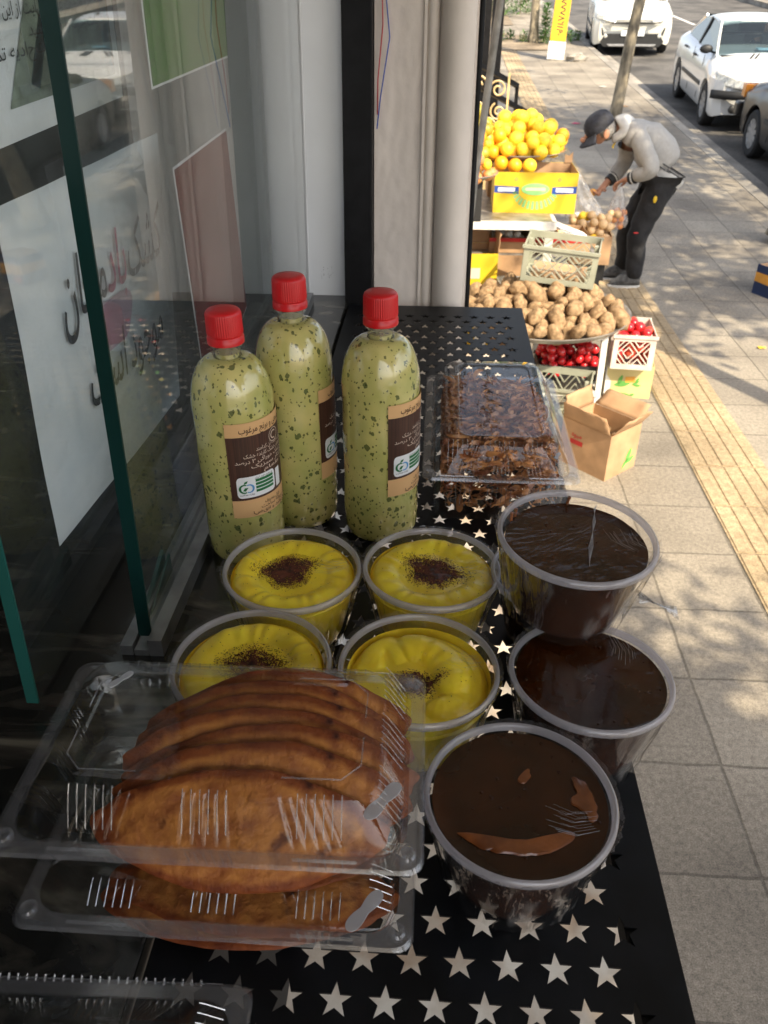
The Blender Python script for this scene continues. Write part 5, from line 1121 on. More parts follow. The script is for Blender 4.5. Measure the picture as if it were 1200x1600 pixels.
# blue and yellow box at the right edge
bx = carton('printed_box', 'blue and yellow printed box on the pavement at the right edge of the photo', (2.68, 6.40, 0), radians(28), 0.26, 0.24, 0.23, M['navyprint'], M['cardin'])
face_print(bx, [[(-0.13, 0.09), (0.13, 0.07), (0.13, 0.16), (-0.13, 0.17)]], M['orangeprint'], 'yellow_band', -0.12)
m_ = MB(); m_.poly([(-0.1318, 0.12, 0.10), (-0.1318, -0.12, 0.09), (-0.1318, -0.12, 0.17), (-0.1318, 0.12, 0.17)]); m_.build('yellow_band', M['orangeprint'], bx)
face_print(bx, [[(-0.11, 0.02), (-0.02, 0.02), (-0.02, 0.07), (-0.11, 0.07)]], M['red'], 'red_mark', -0.12)
for x, y, mt, lab in ((2.2, 5.24, 'yellowcard', 'scrap of yellow paper on the pavement at the right edge'), (2.0, 13.2, 'magenta', 'small purple wrapper lying on the far pavement'), (2.9, 16.5, 'whitepaint', 'white scrap of card lying by the far kerb'), (2.95, 14.6, 'card', 'brown scrap of card lying by the slim tree')):
    m_ = MB(); rr_ = 0.05 if y < 6 else 0.12
    m_.grid(lambda u, v: ((u - 0.5) * rr_, (v - 0.5) * rr_ * 0.7, 0.004 + 0.02 * abs(noise.noise(Vector((u * 3, v * 3, x))))), 5, 5); o = m_.build('paper_scrap', M[mt]); o.location = (x, y, G(y) + 0.002); tag(o, lab, 'litter')

# ------------------------------------------------------------------ poles, gate, railing
m_ = MB(); m_.tube([(0.02, 2.9, 0.0), (0.105, 2.97, 1.15), (0.128, 3.0, 1.45), (0.185, 3.06, 2.05), (0.30, 3.18, 3.0)], 0.0125, 14); tag(m_.build('leaning_pole', M['greymetal'], smooth=True), 'thin grey metal pole leaning right in front of the fruit stand', 'pole')
t = thing('iron_gate', 'tall black steel gate post pair beyond the fruit stand', 'gate', (0.40, 7.6, G(7.6)))
for x, w_ in ((-0.05, 0.05), (0.012, 0.06), (0.06, 0.035)):
    m_ = MB(); m_.bar((x, 0, 0.9), (x + 0.02, 0.2, 3.2), w_, 0.05); m_.build('upright', M['blackmetal'], t)
m_ = MB(); m_.box((0, 0.02, 0.45), (0.3, 0.05, 0.9)); m_.build('lower_panel', M['scroll'], t)
t = thing('handrail', 'black square-tube handrail sloping down past the citrus heap', 'railing', (0.3, 6.4, 0))
m_ = MB(); m_.bar((-0.12, -0.3, 1.63), (0.26, 0.35, 1.42), 0.03, 0.03); m_.bar((-0.12, -0.3, 1.5), (0.42, 0.5, 1.2), 0.03, 0.03); m_.build('rail', M['blackmetal'], t)
m_ = MB(); m_.bar((0.26, 0.35, 0.0), (0.26, 0.35, 1.42), 0.025, 0.025); m_.build('post', M['blackmetal'], t)
t = thing('scrollwork_panel', 'cream wrought-iron scrollwork panel behind the oranges', 'ironwork', (0.32, 6.25, 1.0))
def scroll(cx, cz, r, a0, turns, s_):
    p_ = []
    for k in range(26): q = k / 25; a = a0 + s_ * turns * 2 * pi * q; rr_ = r * (1 - 0.75 * q); p_.append((cx + rr_ * cos(a), 0, cz + rr_ * sin(a)))
    m_ = MB(); m_.tube(p_, 0.007, 6); m_.build('scroll', M['scroll'], t, smooth=True)
for cx, cz, r, a0, s_ in ((-0.07, 0.47, 0.06, 0, 1), (0.07, 0.44, 0.06, pi, -1), (-0.06, 0.33, 0.065, 1, -1), (0.08, 0.30, 0.06, 2, 1), (0.0, 0.2, 0.07, 0.5, 1), (-0.09, 0.18, 0.05, 2.5, -1), (0.12, 0.17, 0.05, 0.5, 1)): scroll(cx, cz, r, a0, 1.4, s_)
for x in (-0.13, 0.0, 0.14):
    m_ = MB(); m_.bar((x, 0, -0.5), (x, 0, 0.54), 0.014, 0.014); m_.build('upright', M['scroll'], t)
# yellow sign post
t = thing('sign_post', 'leaning flat yellow post with black vertical writing at the kerb', 'post', (2.42, 20.0, G(20.0)), rot=(radians(-5), radians(3), radians(-4)))
m_ = MB(); m_.box((0, 0, 0.17), (0.36, 0.14, 0.34)); m_.build('concrete_foot', M['whitepaint'], t, bevel=0.01)
m_ = MB(); m_.box((0.0, 0, 2.45), (0.33, 0.13, 4.2)); m_.build('yellow_shaft', M['yellowpaint'], t, bevel=0.01)
m_ = MB()
put_text(m_, '۰۹۱۲۸۷۷۷۲', lambda a, b: (b - 0.055, -0.068, 0.45 + a), 0, 0, 0.19, 0.75, 'L', False, 0.015); put_text(m_, 'تخلیه چاه', lambda a, b: (b - 0.03, -0.068, 1.3 + a), 0, 0, 0.17, 0.75, 'L', True, 0.015)
m_.build('black_lettering', M['ink'], t)
m_ = MB(); m_.ball((0, 0, 0), 0.16, 10, 7, (1.3, 1, 0.7), 0.5, 3); o = m_.build('kerb_stone', M['kerb']); o.location = (2.85, 19.8, G(19.8) + 0.06); tag(o, 'broken lump of stone beside the foot of the yellow post', 'stone')

# ------------------------------------------------------------------ trees
def tree(name, label, base, top, r0, crown, n_leaf, seed, group='street trees', leafsize=0.05, cr=(1, 1, 0.8)):
    rnd = random.Random(seed); t = thing(name, label, 'tree', base, 0, group); b = Vector((0, 0, 0)); tp = Vector(top) - Vector(base)
    pts = [b.lerp(tp, k / 10) + Vector((0.03 * sin(k * 1.3 + seed), 0.03 * cos(k * 1.1), 0)) * (k / 10) for k in range(11)]
    m_ = MB(); m_.tube([(p.x, p.y, p.z) for p in pts], [r0 * (1.25 if k == 0 else 1 - 0.045 * k) for k in range(11)], 14)
    cc = Vector(crown[:3]) - Vector(base); R = crown[3]
    tips = []
    for k in range(11):
        d = Vector((rnd.gauss(0, 1), rnd.gauss(0, 1), rnd.gauss(0.3, 0.7))).normalized(); e = cc + Vector((d.x * cr[0], d.y * cr[1], d.z * cr[2])) * R * rnd.uniform(0.5, 0.95); s_ = pts[rnd.randint(7, 10)]
        md = s_.lerp(e, 0.5) + Vector((0, 0, 0.1 * R)); m_.tube([s_, md, e], [r0 * 0.4, r0 * 0.25, r0 * 0.08], 6); tips += [md, e, s_.lerp(md, 0.6), md.lerp(e, 0.5)]
    m_.build('trunk', M['bark'], t, smooth=True)
    m_ = MB()
    cl = [(rnd.choice(tips) + Vector((rnd.gauss(0, 1) * cr[0], rnd.gauss(0, 1) * cr[1], rnd.gauss(0, 1) * cr[2])) * R * 0.22, R * rnd.uniform(0.12, 0.3)) for _ in range(46)]
    for k in range(n_leaf):
        c, s_ = rnd.choice(cl); p = c + Vector((rnd.gauss(0, 1), rnd.gauss(0, 1), rnd.gauss(0, 0.7))) * s_ * 0.55
        a = Vector((rnd.gauss(0, 1), rnd.gauss(0, 1), rnd.gauss(0, 0.5))).normalized(); q = a.cross(Vector((rnd.gauss(0, 1), rnd.gauss(0, 1), rnd.gauss(0, 1)))).normalized(); l = leafsize * rnd.uniform(0.6, 1.4)
        m_.add([tuple(p - a * l), tuple(p + q * l * 0.5), tuple(p + a * l), tuple(p - q * l * 0.5)], [(0, 1, 2, 3)])
    m_.build('crown', M['leaf'], t); return t
tree('street_tree', 'slim pale-barked street tree rising behind the bent man', (2.37, 12.37, G(12.4)), (2.76, 12.7, 4.2), 0.085, (3.3, 12.9, 5.2, 2.0), 5000, 1)
tree('street_tree', 'second slim street tree with dark bark beyond the yellow post', (2.2, 22.9, G(22.9)), (2.15, 23.1, 5.5), 0.11, (2.4, 23.0, 6.2, 2.0), 3500, 2)
tree('street_tree', 'leafy kerbside tree shading the near pavement, right of the camera', (3.1, -2.9, 0), (3.1, -2.7, 3.4), 0.09, (3.05, -2.75, 4.6, 1.75), 15000, 3, leafsize=0.06)
tree('street_tree', 'kerbside tree behind the camera casting dapples over the middle pavement', (3.1, 2.6, 0), (3.8, 2.4, 4.5), 0.10, (6.5, 3.6, 6.4, 2.4), 9000, 4, leafsize=0.07)
tree('street_tree', 'tree across the gutter whose shade falls on the parked cars', (3.15, 7.8, 0.1), (4.2, 7.7, 4.5), 0.10, (6.4, 7.4, 6.6, 2.4), 9000, 5, leafsize=0.07)
def shrub(name, label, loc, h, r, n, seed, flowers=0, group='street planting'):
    rnd = random.Random(seed); t = thing(name, label, 'plant', loc, 0, group); m_ = MB()
    for k in range(n):
        a = rnd.uniform(0, 6.28); z = h * rnd.random(); q = r * sqrt(rnd.random()) * (1 - 0.5 * z / h); p = Vector((q * cos(a), q * sin(a), z)); d = Vector((cos(a), sin(a), rnd.uniform(0.2, 1))).normalized(); s_ = d.cross(Vector((0, 0, 1))).normalized(); l = 0.05
        m_.add([tuple(p), tuple(p + d * l + s_ * l * 0.4), tuple(p + d * l * 2), tuple(p + d * l - s_ * l * 0.4)], [(0, 1, 2, 3)])
    m_.build('foliage', M['leafy'], t)
    m_ = MB(); m_.tube([(0, 0, 0), (0, 0, h * 0.8)], 0.015, 6); m_.build('stem', M['bark'], t)
    if flowers:
        m_ = MB()
        for k in range(flowers): a = rnd.uniform(0, 6.28); q = r * sqrt(rnd.random()); m_.ball((q * cos(a), q * sin(a), h * rnd.uniform(0.5, 1.05)), 0.045, 6, 4, (1, 1, 0.7))
        m_.build('blossom', M['flower'], t, kind='stuff')
M['leafy'] = mk('leaf_green', (0.1, 0.22, 0.04), 0.6, 0.3, 3)
shrub('young_shrub', 'small dark upright shrub against the second street tree', (2.45, 22.7, G(22.7)), 0.85, 0.14, 420, 5)
for k in range(9): shrub('flowering_shrub', 'low green bush with orange blossom in the distant bed', (-0.6 + 0.42 * k + 0.1 * sin(k * 3), 29.5 + 0.9 * (k % 3), G(30)), 0.8 + 0.5 * (k % 2), 0.5, 500, 30 + k, 26 if k % 2 else 8)
for k in range(8): shrub('grass_clump', 'pale grass clump on the verge by the second tree', (1.4 + 0.28 * k, 23.2 + 0.35 * sin(k * 2), G(23.2)), 0.22, 0.12, 90, 60 + k, group='grass clumps on the verge')
# far side of the street
mb = MB()
def rw(u, v): y = -10 + 110 * u; return (14.3 + 0.12 * noise.noise(Vector((y * 0.8, v * 3, 0))), y, G(y) + 2.2 * v)
mb.grid(rw, 200, 8); mb.add([(14.3, -10, 2.2), (15, -10, 2.2), (15, 100, G(100) + 2.2), (14.3, 100, G(100) + 2.2)], [(0, 1, 2, 3)]); tag(mb.build('rubble_wall', M['rubble']), 'long rough rubble wall along the far side of the street', 'wall')
# ------------------------------------------------------------------ cars
def car(label, cat, loc, rz, spec, mat, group='cars in the street'):
    """front faces local -Y. spec: L, W, H, wheelbase, front overhang, hood z, belt z, profile points"""
    t = thing('car', label, cat, loc, rz, group, rot=(radians(-3.4) * (-1), 0, rz)); S = spec; L, W = S['L'], S['W'] / 2
    zt = S['top']       # list of (y, z) of the lower body's top line (hood, belt, boot)
    def ip(tab, y):
        for i in range(len(tab) - 1):
            if tab[i][0] <= y <= tab[i + 1][0]:
                q = (y - tab[i][0]) / (tab[i + 1][0] - tab[i][0]); q = q * q * (3 - 2 * q) if S.get('smooth', 1) else q; return tab[i][1] + (tab[i + 1][1] - tab[i][1]) * q
        return tab[-1][1] if y > tab[-1][0] else tab[0][1]
    wy = (S['fo'], S['fo'] + S['wb']); wr = S['wr']
    def arch(y, z):
        for w_ in wy:
            d = abs(y - w_); R = wr + 0.055
            if d < R: z = max(z, wr + sqrt(R * R - d * d))
        return z
    NY = 110; ys = [L * k / NY for k in range(NY + 1)]
    def sec(y):
        q = min(1, y / 0.5); p = min(1, (L - y) / 0.45)
        w_ = W * (1 - 0.16 * (1 - q) ** 2.2 - 0.14 * (1 - p) ** 2.2)
        zb = 0.2 + 0.06 * (1 - q) ** 2 + 0.1 * (1 - p); top = ip(zt, y); bot = arch(y, zb); belt = top - 0.05
        out = []
        for z, k in ((zb, 0.94), (zb + 0.06, 0.985), (0.45, 1.0), (0.6, 1.0), (0.7, 0.985), (belt - 0.04, 0.95), (belt, 0.90), (top, 0.80), (top + 0.018, 0.5), (top + 0.025, 0.0)):
            zz = min(max(z, bot), top + 0.025); out.append((w_ * k, zz))
        return out
    m_ = MB(); vs = []; secs = [sec(y) for y in ys]; K = len(secs[0])
    bulge = S.get('nose', 0.10)
    for y, s_ in zip(ys, secs):
        row = s_ + [(-a, b) for a, b in s_[::-1][1:]]
        for a, z in row:
            yy = y
            if y < 0.25: yy = y + bulge * (abs(a) / W) ** 2.5 * (1 - y / 0.25) + 0.07 * max(0, (z - 0.5)) * (1 - y / 0.25)
            if y > L - 0.25: yy = y - 0.08 * (abs(a) / W) ** 2.5
            vs.append((a, yy, z))
    n = 2 * K - 1; fs = [(j * n + i + 1, j * n + i, (j + 1) * n + i, (j + 1) * n + i + 1) for j in range(NY) for i in range(n - 1)]
    fs += [tuple(range(n)), tuple(NY * n + i for i in range(n))[::-1]]
    m_.add(vs, fs); body = m_.build('body', mat, t, smooth=True, edge=45)
    m_ = MB(); m_.box((0, L / 2, 0.36), (2 * W - 0.5, L - 0.5, 0.34)); m_.build('underbody', M['trim'], t)
    # cabin
    cb = S['cab']   # windscreen base y, windscreen top y, roof rear y, rear glass base y
    y0, y1, y2, y3 = cb; zr = S['H']; zb0 = ip(zt, y0) + 0.01; zb3 = ip(zt, y3) + 0.01; wb_ = W * 0.86; wt = W * 0.68
    def roofp(u, v):    # v along the length over pillars and roof, u across
        a = (u - 0.5) * 2
        P = [(y0, zb0, wb_), (y1, zr - 0.05, wt), ((y1 + y2) / 2, zr, wt * 1.02), (y2, zr - 0.05, wt), (y3, zb3, wb_ * 0.95)]
        return a
    # roof skin
    m_ = MB()
    def rf(u, v):
        a = (u - 0.5) * 2; y = y1 - 0.03 + (y2 - y1 + 0.06) * v; z = zr - 0.055 * (2 * v - 1) ** 2 - 0.03 * a ** 2 - 0.03 * abs(a) ** 6; return (a * (wt + 0.012), y + 0.05 * (a * a) * (1 if v > .5 else 1) * (0.5 - v) * 1.0, z)
    m_.grid(rf, 16, 14); ro = m_.build('roof', mat, t, smooth=True, edge=0); sm_ = ro.modifiers.new('t', 'SOLIDIFY'); sm_.thickness = 0.03
    zz1 = zr - 0.075
    def beam(a, b, w_, nm, mt, th=0.03): m2 = MB(); m2.bar(a, b, w_, th, up=(1, 0, 0)); m2.build(nm, mt, t, bevel=0.008)
    for s_ in (-1, 1):
        beam((s_ * wb_ * 0.99, y0 - 0.02, zb0 - 0.03), (s_ * wt, y1, zz1), 0.06, 'windscreen_pillar', mat)
        beam((s_ * wb_ * 0.98, (y1 + y2) / 2 + 0.1, ip(zt, 2) - 0.02), (s_ * wt, (y1 + y2) / 2 + 0.05, zz1 + 0.015), 0.07, 'door_pillar', M['trim'] if mat is not M['cardark'] else mat)
        beam((s_ * wb_ * 0.94, y3 - 0.07, zb3 - 0.03), (s_ * wt, y2 - 0.03, zz1 - 0.03), 0.11, 'rear_pillar', mat)
        m2 = MB(); b0 = ip(zt, 1.6) + 0.0
        m2.poly([(s_ * wb_ * 0.975, y0 + 0.06, zb0 - 0.04), (s_ * wb_ * 0.975, y3 - 0.1, zb3 - 0.02), (s_ * wt * 1.0, y2 + 0.02, zz1), (s_ * wt * 1.0, y1 + 0.03, zz1)]); m2.build('side_window', M['carglass'], t)
        m2 = MB(); mx = s_ * (wb_ + 0.10); m2.ball((mx, y0 + 0.28, zb0 + 0.05), 0.10, 12, 8, (1.0, 0.5, 0.62)); m2.bar((s_ * wb_ * 0.96, y0 + 0.3, zb0), (mx, y0 + 0.3, zb0 + 0.04), 0.04, 0.03); m2.build('wing_mirror', mat if s_ and S.get('mir') else M['trim'], t, smooth=True)
        if S.get('mir') == 2:
            m2 = MB(); m2.ball((mx, y0 + 0.275, zb0 + 0.085), 0.10, 12, 8, (1.03, 0.55, 0.4)); m2.build('mirror_cap', mat, t, smooth=True)
        for hy in (0.42, 0.75):
            m2 = MB(); yy = y0 + (y3 - y0) * hy; m2.bar((s_ * W * 0.985, yy - 0.09, ip(zt, yy) - 0.13), (s_ * W * 0.985, yy + 0.09, ip(zt, yy) - 0.13), 0.03, 0.03); m2.build('door_handle', M['trim'] if S.get('dh') else mat, t, bevel=0.006)
            m2 = MB(); m2.bar((s_ * (W * 1.0), y0 + (y3 - y0) * (hy - 0.28), 0.30), (s_ * (W * 0.965), y0 + (y3 - y0) * (hy - 0.28), ip(zt, yy) - 0.06), 0.006, 0.01, up=(0, 1, 0)); m2.build('door_seam', M['trim'], t)
        m2 = MB(); m2.bar((s_ * (W + 0.002), wy[0] + 0.42, 0.52), (s_ * (W + 0.002), wy[1] - 0.42, 0.52), 0.02, 0.055, up=(0, 0, 1)); m2.build('side_rub_strip', M['trim'], t)
    m2 = MB(); m2.poly([(-wb_ * 0.94, y0 - 0.0, zb0 - 0.01), (wb_ * 0.94, y0 - 0.0, zb0 - 0.01), (wt * 0.97, y1 - 0.015, zz1 + 0.015), (-wt * 0.97, y1 - 0.015, zz1 + 0.015)]); m2.build('windscreen', M['windscreen'], t)
    m2 = MB(); m2.poly([(-wb_ * 0.9, y3, zb3 - 0.01), (-wt * 0.95, y2 + 0.02, zz1 + 0.01), (wt * 0.95, y2 + 0.02, zz1 + 0.01), (wb_ * 0.9, y3, zb3 - 0.01)]); m2.build('rear_window', M['carglass'], t)
    m2 = MB(); m2.box((0, y0 + 0.18, zb0 - 0.03), (2 * wb_ * 0.9, 0.45, 0.06)); m2.build('dashboard', M['trim'], t)
    for s_ in (-1, 1):
        m2 = MB(); m2.box((s_ * 0.36, y1 + 0.25, zb0 - 0.1), (0.46, 0.12, 0.6)); m2.box((s_ * 0.36, y1 + 0.25, zb0 + 0.29), (0.24, 0.1, 0.16)); m2.build('seat', M['trim'], t, bevel=0.03)
    # wheels
    for w_ in wy:
        for s_ in (-1, 1):
            x = s_ * (W - 0.10); tr_ = MB(); c = (0, 0, 0)
            prof = [(wr - 0.11, -0.09), (wr - 0.03, -0.095), (wr - 0.005, -0.07), (wr, -0.03), (wr, 0.03), (wr - 0.005, 0.07), (wr - 0.03, 0.095), (wr - 0.11, 0.09)]
            tr_.M = RY(pi / 2); tr_.lathe(prof, 36); wh = tr_.build('wheel', M['rubber'], t, smooth=True, loc=(x, w_, wr))
            rm_ = MB(); rm_.M = RY(s_ * pi / 2); R1 = wr - 0.108
            rm_.lathe([(0.001, 0.075), (0.05, 0.075), (0.06, 0.06)], 20)
            for k in range(S.get('spokes', 7)):
                a = 2 * pi * k / S.get('spokes', 7); rm_.bar((0.045 * cos(a), 0.045 * sin(a), 0.068), (R1 * cos(a), R1 * sin(a), 0.075), 0.055, 0.02)
            rm_.lathe([(R1 - 0.025, 0.07), (R1 - 0.018, 0.082), (R1 + 0.004, 0.082), (R1 + 0.004, 0.05)], 36); rm_.build('wheel_trim', M['rim'], wh, smooth=True)
            dk = MB(); dk.M = RY(s_ * pi / 2); dk.lathe([(0.0, 0.045), (R1, 0.045)], 30); dk.build('brake_disc', M['trim'], wh)
    return t, ip, zt, W
def patchfront(t, pts, y, mat, nm, th=0.02, bev=0.006):
    m_ = MB(); m_.poly([(a, y, b) for a, b in pts], (0, th, 0)); return m_.build(nm, mat, t, bevel=bev)
# hatch saloon, white
S1 = dict(L=4.1, W=1.68, H=1.37, wb=2.44, fo=0.80, wr=0.295, top=[(0, 0.62), (0.12, 0.70), (0.55, 0.80), (1.15, 0.93), (2.2, 0.95), (3.2, 0.98), (3.7, 0.99), (4.0, 0.93), (4.1, 0.8)], cab=(1.02, 1.78, 2.95, 3.55), mir=0, dh=1, spokes=8, nose=0.22)
CP = (4.78, 13.2); t1, ip, zt, W = car('white saloon driving towards the camera with its passenger window open', 'car', (CP[0], CP[1], G(CP[1]) - 0.15), radians(-4), S1, M['carwhite'])
t1['label'] = 'white hatch-nosed saloon with black bumper strips, coming towards the camera'
for s_ in (-1, 1):
    m_ = MB()
    def hl(u, v, s_=s_): x = s_ * (0.42 + 0.37 * u); return (x, 0.045 + 0.30 * u ** 2.2 + 0.10 * v * (0.4 + 0.6 * u) - 0.012, 0.60 + 0.135 * v * (0.75 + 0.35 * u) + 0.03 * u)
    m_.grid(hl, 12, 6); o = m_.build('headlight', M['lamp'], t1, smooth=True); so_ = o.modifiers.new('t', 'SOLIDIFY'); so_.thickness = 0.03; so_.offset = 0
    m_ = MB(); m_.ball((s_ * 0.56, 0.02, 0.35), 0.055, 12, 8, (1, 0.5, 1)); m_.build('fog_lamp', M['trim'], t1, smooth=True)
    m_ = MB()
    def bs(u, v, s_=s_): x = s_ * (0.16 + 0.70 * u); return (x, -0.035 + 0.24 * u ** 2.6, 0.47 + 0.11 * v)
    m_.grid(bs, 14, 2); o = m_.build('bumper_strip', M['trim'], t1, smooth=True); so_ = o.modifiers.new('t', 'SOLIDIFY'); so_.thickness = 0.04; so_.offset = 0
    for q in range(2): patch = MB(); patch.poly([(s_ * (0.16 + 0.07 * q), 0.84 + 0.02, 0.905), (s_ * (0.20 + 0.07 * q), 0.84, 0.902), (s_ * (0.12 + 0.07 * q), 1.0, 0.945), (s_ * (0.08 + 0.07 * q), 1.02, 0.948)], (0, 0, 0.004)); patch.build('bonnet_vent', M['trim'], t1)
patchfront(t1, [(-0.34, 0.22), (0.34, 0.22), (0.3, 0.36), (-0.3, 0.36)], -0.012, M['trim'], 'lower_grille'); patchfront(t1, rrect(-0.26, 0.47, 0.26, 0.58, 0.01), -0.03, M['plate'], 'number_plate')
patchfront(t1, [(-0.2, 0.62), (0.2, 0.62), (0.16, 0.66), (-0.16, 0.66)], 0.012, M['trim'], 'upper_grille')
m_ = MB(); m_.box((0.02, 1.25, 0.985), (0.22, 0.16, 0.02)); m_.build('dashboard_papers', mk('pale_blue_paper', (0.4, 0.62, 0.72), 0.6), t1)
# pearl crossover
S2 = dict(L=4.36, W=1.80, H=1.56, wb=2.64, fo=0.90, wr=0.335, top=[(0, 0.72), (0.15, 0.86), (0.5, 0.96), (1.15, 1.05), (2.2, 1.06), (3.2, 1.10), (4.0, 1.12), (4.36, 1.0)], cab=(1.05, 1.85, 3.3, 4.0), mir=1, spokes=5, nose=0.22)
CQ = (4.35, 21.8); t2, ip, zt, W = car('pearl white crossover with a dark lower grille, farthest car up the street', 'car', (CQ[0], CQ[1], G(CQ[1]) - 0.15), radians(-6), S2, M['carpearl'])
patchfront(t2, [(-0.62, 0.20), (0.62, 0.20), (0.72, 0.30), (0.60, 0.47), (-0.60, 0.47), (-0.72, 0.30)], -0.022, M['trim'], 'lower_grille'); patchfront(t2, [(-0.50, 0.215), (0.50, 0.215), (0.56, 0.26), (-0.56, 0.26)], -0.045, M['rim'], 'skid_plate')
patchfront(t2, rrect(-0.26, 0.42, 0.26, 0.53, 0.01), -0.045, M['plate'], 'number_plate')
patchfront(t2, [(-0.5, 0.665), (-0.10, 0.645), (0.10, 0.645), (0.5, 0.665), (0.5, 0.69), (0.1, 0.70), (0.0, 0.72), (-0.1, 0.70), (-0.5, 0.69)], -0.022 + 0.01, M['trim'], 'upper_grille')
patchfront(t2, [(0.095 * cos(a), 0.70 + 0.06 * sin(a)) for a in [2 * pi * k / 24 for k in range(24)]], -0.03, M['rim'], 'front_badge')
for s_ in (-1, 1):
    m_ = MB()
    def hl(u, v, s_=s_): x = s_ * (0.40 + 0.46 * u); return (x, 0.03 + 0.26 * u ** 2.2 + 0.06 * v, 0.66 + 0.09 * u + 0.105 * v * (1.1 - 0.3 * u))
    m_.grid(hl, 12, 6); o = m_.build('headlight', M['lamp'], t2, smooth=True); so_ = o.modifiers.new('t', 'SOLIDIFY'); so_.thickness = 0.03; so_.offset = 0
    patchfront(t2, [(s_ * 0.62, 0.42), (s_ * 0.69, 0.58), (s_ * 0.72, 0.58), (s_ * 0.68, 0.42)], 0.02, M['trim'], 'side_vent'); m_ = MB(); m_.ball((s_ * 0.60, -0.01, 0.42), 0.05, 12, 8, (1, 0.4, 1)); m_.build('fog_lamp', M['lamp'], t2, smooth=True)
# dark car at the right edge, its tail nearest the saloon
S3 = dict(L=4.2, W=1.66, H=1.40, wb=2.5, fo=0.85, wr=0.29, top=[(0, 0.70), (0.15, 0.80), (0.9, 0.88), (1.3, 0.92), (2.4, 0.93), (3.4, 0.95), (3.7, 0.94), (4.1, 0.90), (4.2, 0.8)], cab=(1.15, 1.8, 2.9, 3.4), spokes=10, nose=0.1)
CD = (4.92, 12.75); t3, ip, zt, W = car('dark grey car half out of the photo at the right edge', 'car', (CD[0], CD[1], G(CD[1]) - 0.15), radians(180), S3, M['cardark'])
t3.rotation_euler = (radians(-3.4), 0, radians(180))
for s_ in (-1, 1): m_ = MB(); m_.box((s_ * 0.70, 0.12, 0.70), (0.2, 0.14, 0.16)); m_.build('corner_lamp', M['amber'], t3, bevel=0.01)
m_ = MB(); m_.box((0, 0.02, 0.46), (1.66, 0.16, 0.18)); m_.build('bumper', M['cardark'], t3, bevel=0.03)

# ------------------------------------------------------------------ people
def skin_mesh(name, mat, verts, edges, radii, root=0, sub=2, parent=None, loc=(0, 0, 0)):
    me = bpy.data.meshes.new(name); me.from_pydata(verts, edges, []); o = bpy.data.objects.new(name, me); C.objects.link(o)
    bpy.context.view_layer.objects.active = o
    sk = o.modifiers.new('skin', 'SKIN'); sk.use_smooth_shade = True; sk.branch_smoothing = 0.6
    for i, r in enumerate(radii):
        s_ = me.skin_vertices[0].data[i]; s_.radius = r if isinstance(r, (tuple, list)) else (r, r); s_.use_root = (i == root)
    sb = o.modifiers.new('sub', 'SUBSURF'); sb.levels = sub; sb.render_levels = sub
    bpy.context.view_layer.update()
    nm = bpy.data.meshes.new_from_object(o.evaluated_get(bpy.context.evaluated_depsgraph_get())); nm.name = name
    bpy.data.objects.remove(o); nm.materials.clear(); nm.materials.append(mat)
    for p in nm.polygons: p.use_smooth = True
    o = bpy.data.objects.new(name, nm); C.objects.link(o)
    if parent: o.parent = parent
    o.location = loc; return o
class Sk:
    def __init__(s): s.v = []; s.e = []; s.r = []; s.n = {}
    def j(s, nm, p, r, par=None):
        s.v.append(p); s.r.append(r); s.n[nm] = len(s.v) - 1
        if par is not None: s.e.append((s.n[par], s.n[nm]))
    def chain(s, pre, pts, par):
        for i, (p, r) in enumerate(pts): s.j(pre + str(i), p, r, par); par = pre + str(i)
# local frame: x as in the world, y depth, z up; the man faces -X, bent forward
MX, MY = 1.50, 6.62
H_L = (-0.125, -0.13, 0.79); H_R = (-0.285, 0.04, 0.70)
def hand(sk, pre, wrist, dirv, palm_n, par, curl=0.5, s=1.0):
    d = Vector(dirv).normalized(); n = Vector(palm_n).normalized(); side = d.cross(n).normalized(); w_ = Vector(wrist)
    pm = w_ + d * 0.045 * s; sk.j(pre + 'p', tuple(pm), (0.030 * s, 0.018 * s), par)
    kn = w_ + d * 0.085 * s
    for k, (off, L) in enumerate(((-0.027, 0.068), (-0.009, 0.078), (0.010, 0.073), (0.027, 0.058))):
        b = kn + side * off * s; c1 = b + (d * cos(curl) + n * sin(curl)) * L * 0.45 * s; c2 = c1 + (d * cos(curl * 2.1) + n * sin(curl * 2.1)) * L * 0.33 * s; c3 = c2 + (d * cos(curl * 3) + n * sin(curl * 3)) * L * 0.25 * s
        sk.j(pre + 'k%d' % k, tuple(b), 0.0105 * s, pre + 'p'); sk.chain(pre + 'f%d' % k, [(tuple(c1), 0.0095 * s), (tuple(c2), 0.0085 * s), (tuple(c3), 0.007 * s)], pre + 'k%d' % k)
    tb = w_ + d * 0.03 * s - side * 0.028 * s; sk.chain(pre + 't', [(tuple(tb), 0.012 * s), (tuple(tb + (d * 0.6 - side * 0.6 + n * 0.5) * 0.035 * s), 0.0105 * s), (tuple(tb + (d * 1.4 - side * 0.5 + n * 1.1) * 0.038 * s), 0.008 * s)], pre + 'p')
man = thing('person', 'person in grey hooded top, cap and black trousers, bending over the stall with a bag', 'person', (MX, MY, 0))
sk = Sk()
sk.j('pel', (0.185, 0, 0.83), (0.09, 0.10)); sk.j('abd', (0.12, 0, 0.95), (0.09, 0.10), 'pel'); sk.j('che', (0.0, 0, 1.09), (0.11, 0.13), 'abd'); sk.j('sho', (-0.09, 0, 1.15), (0.075, 0.09), 'che'); sk.j('nek', (-0.19, 0.0, 1.165), 0.05, 'sho'); sk.j('nk2', (-0.235, 0, 1.16), 0.056, 'nek')
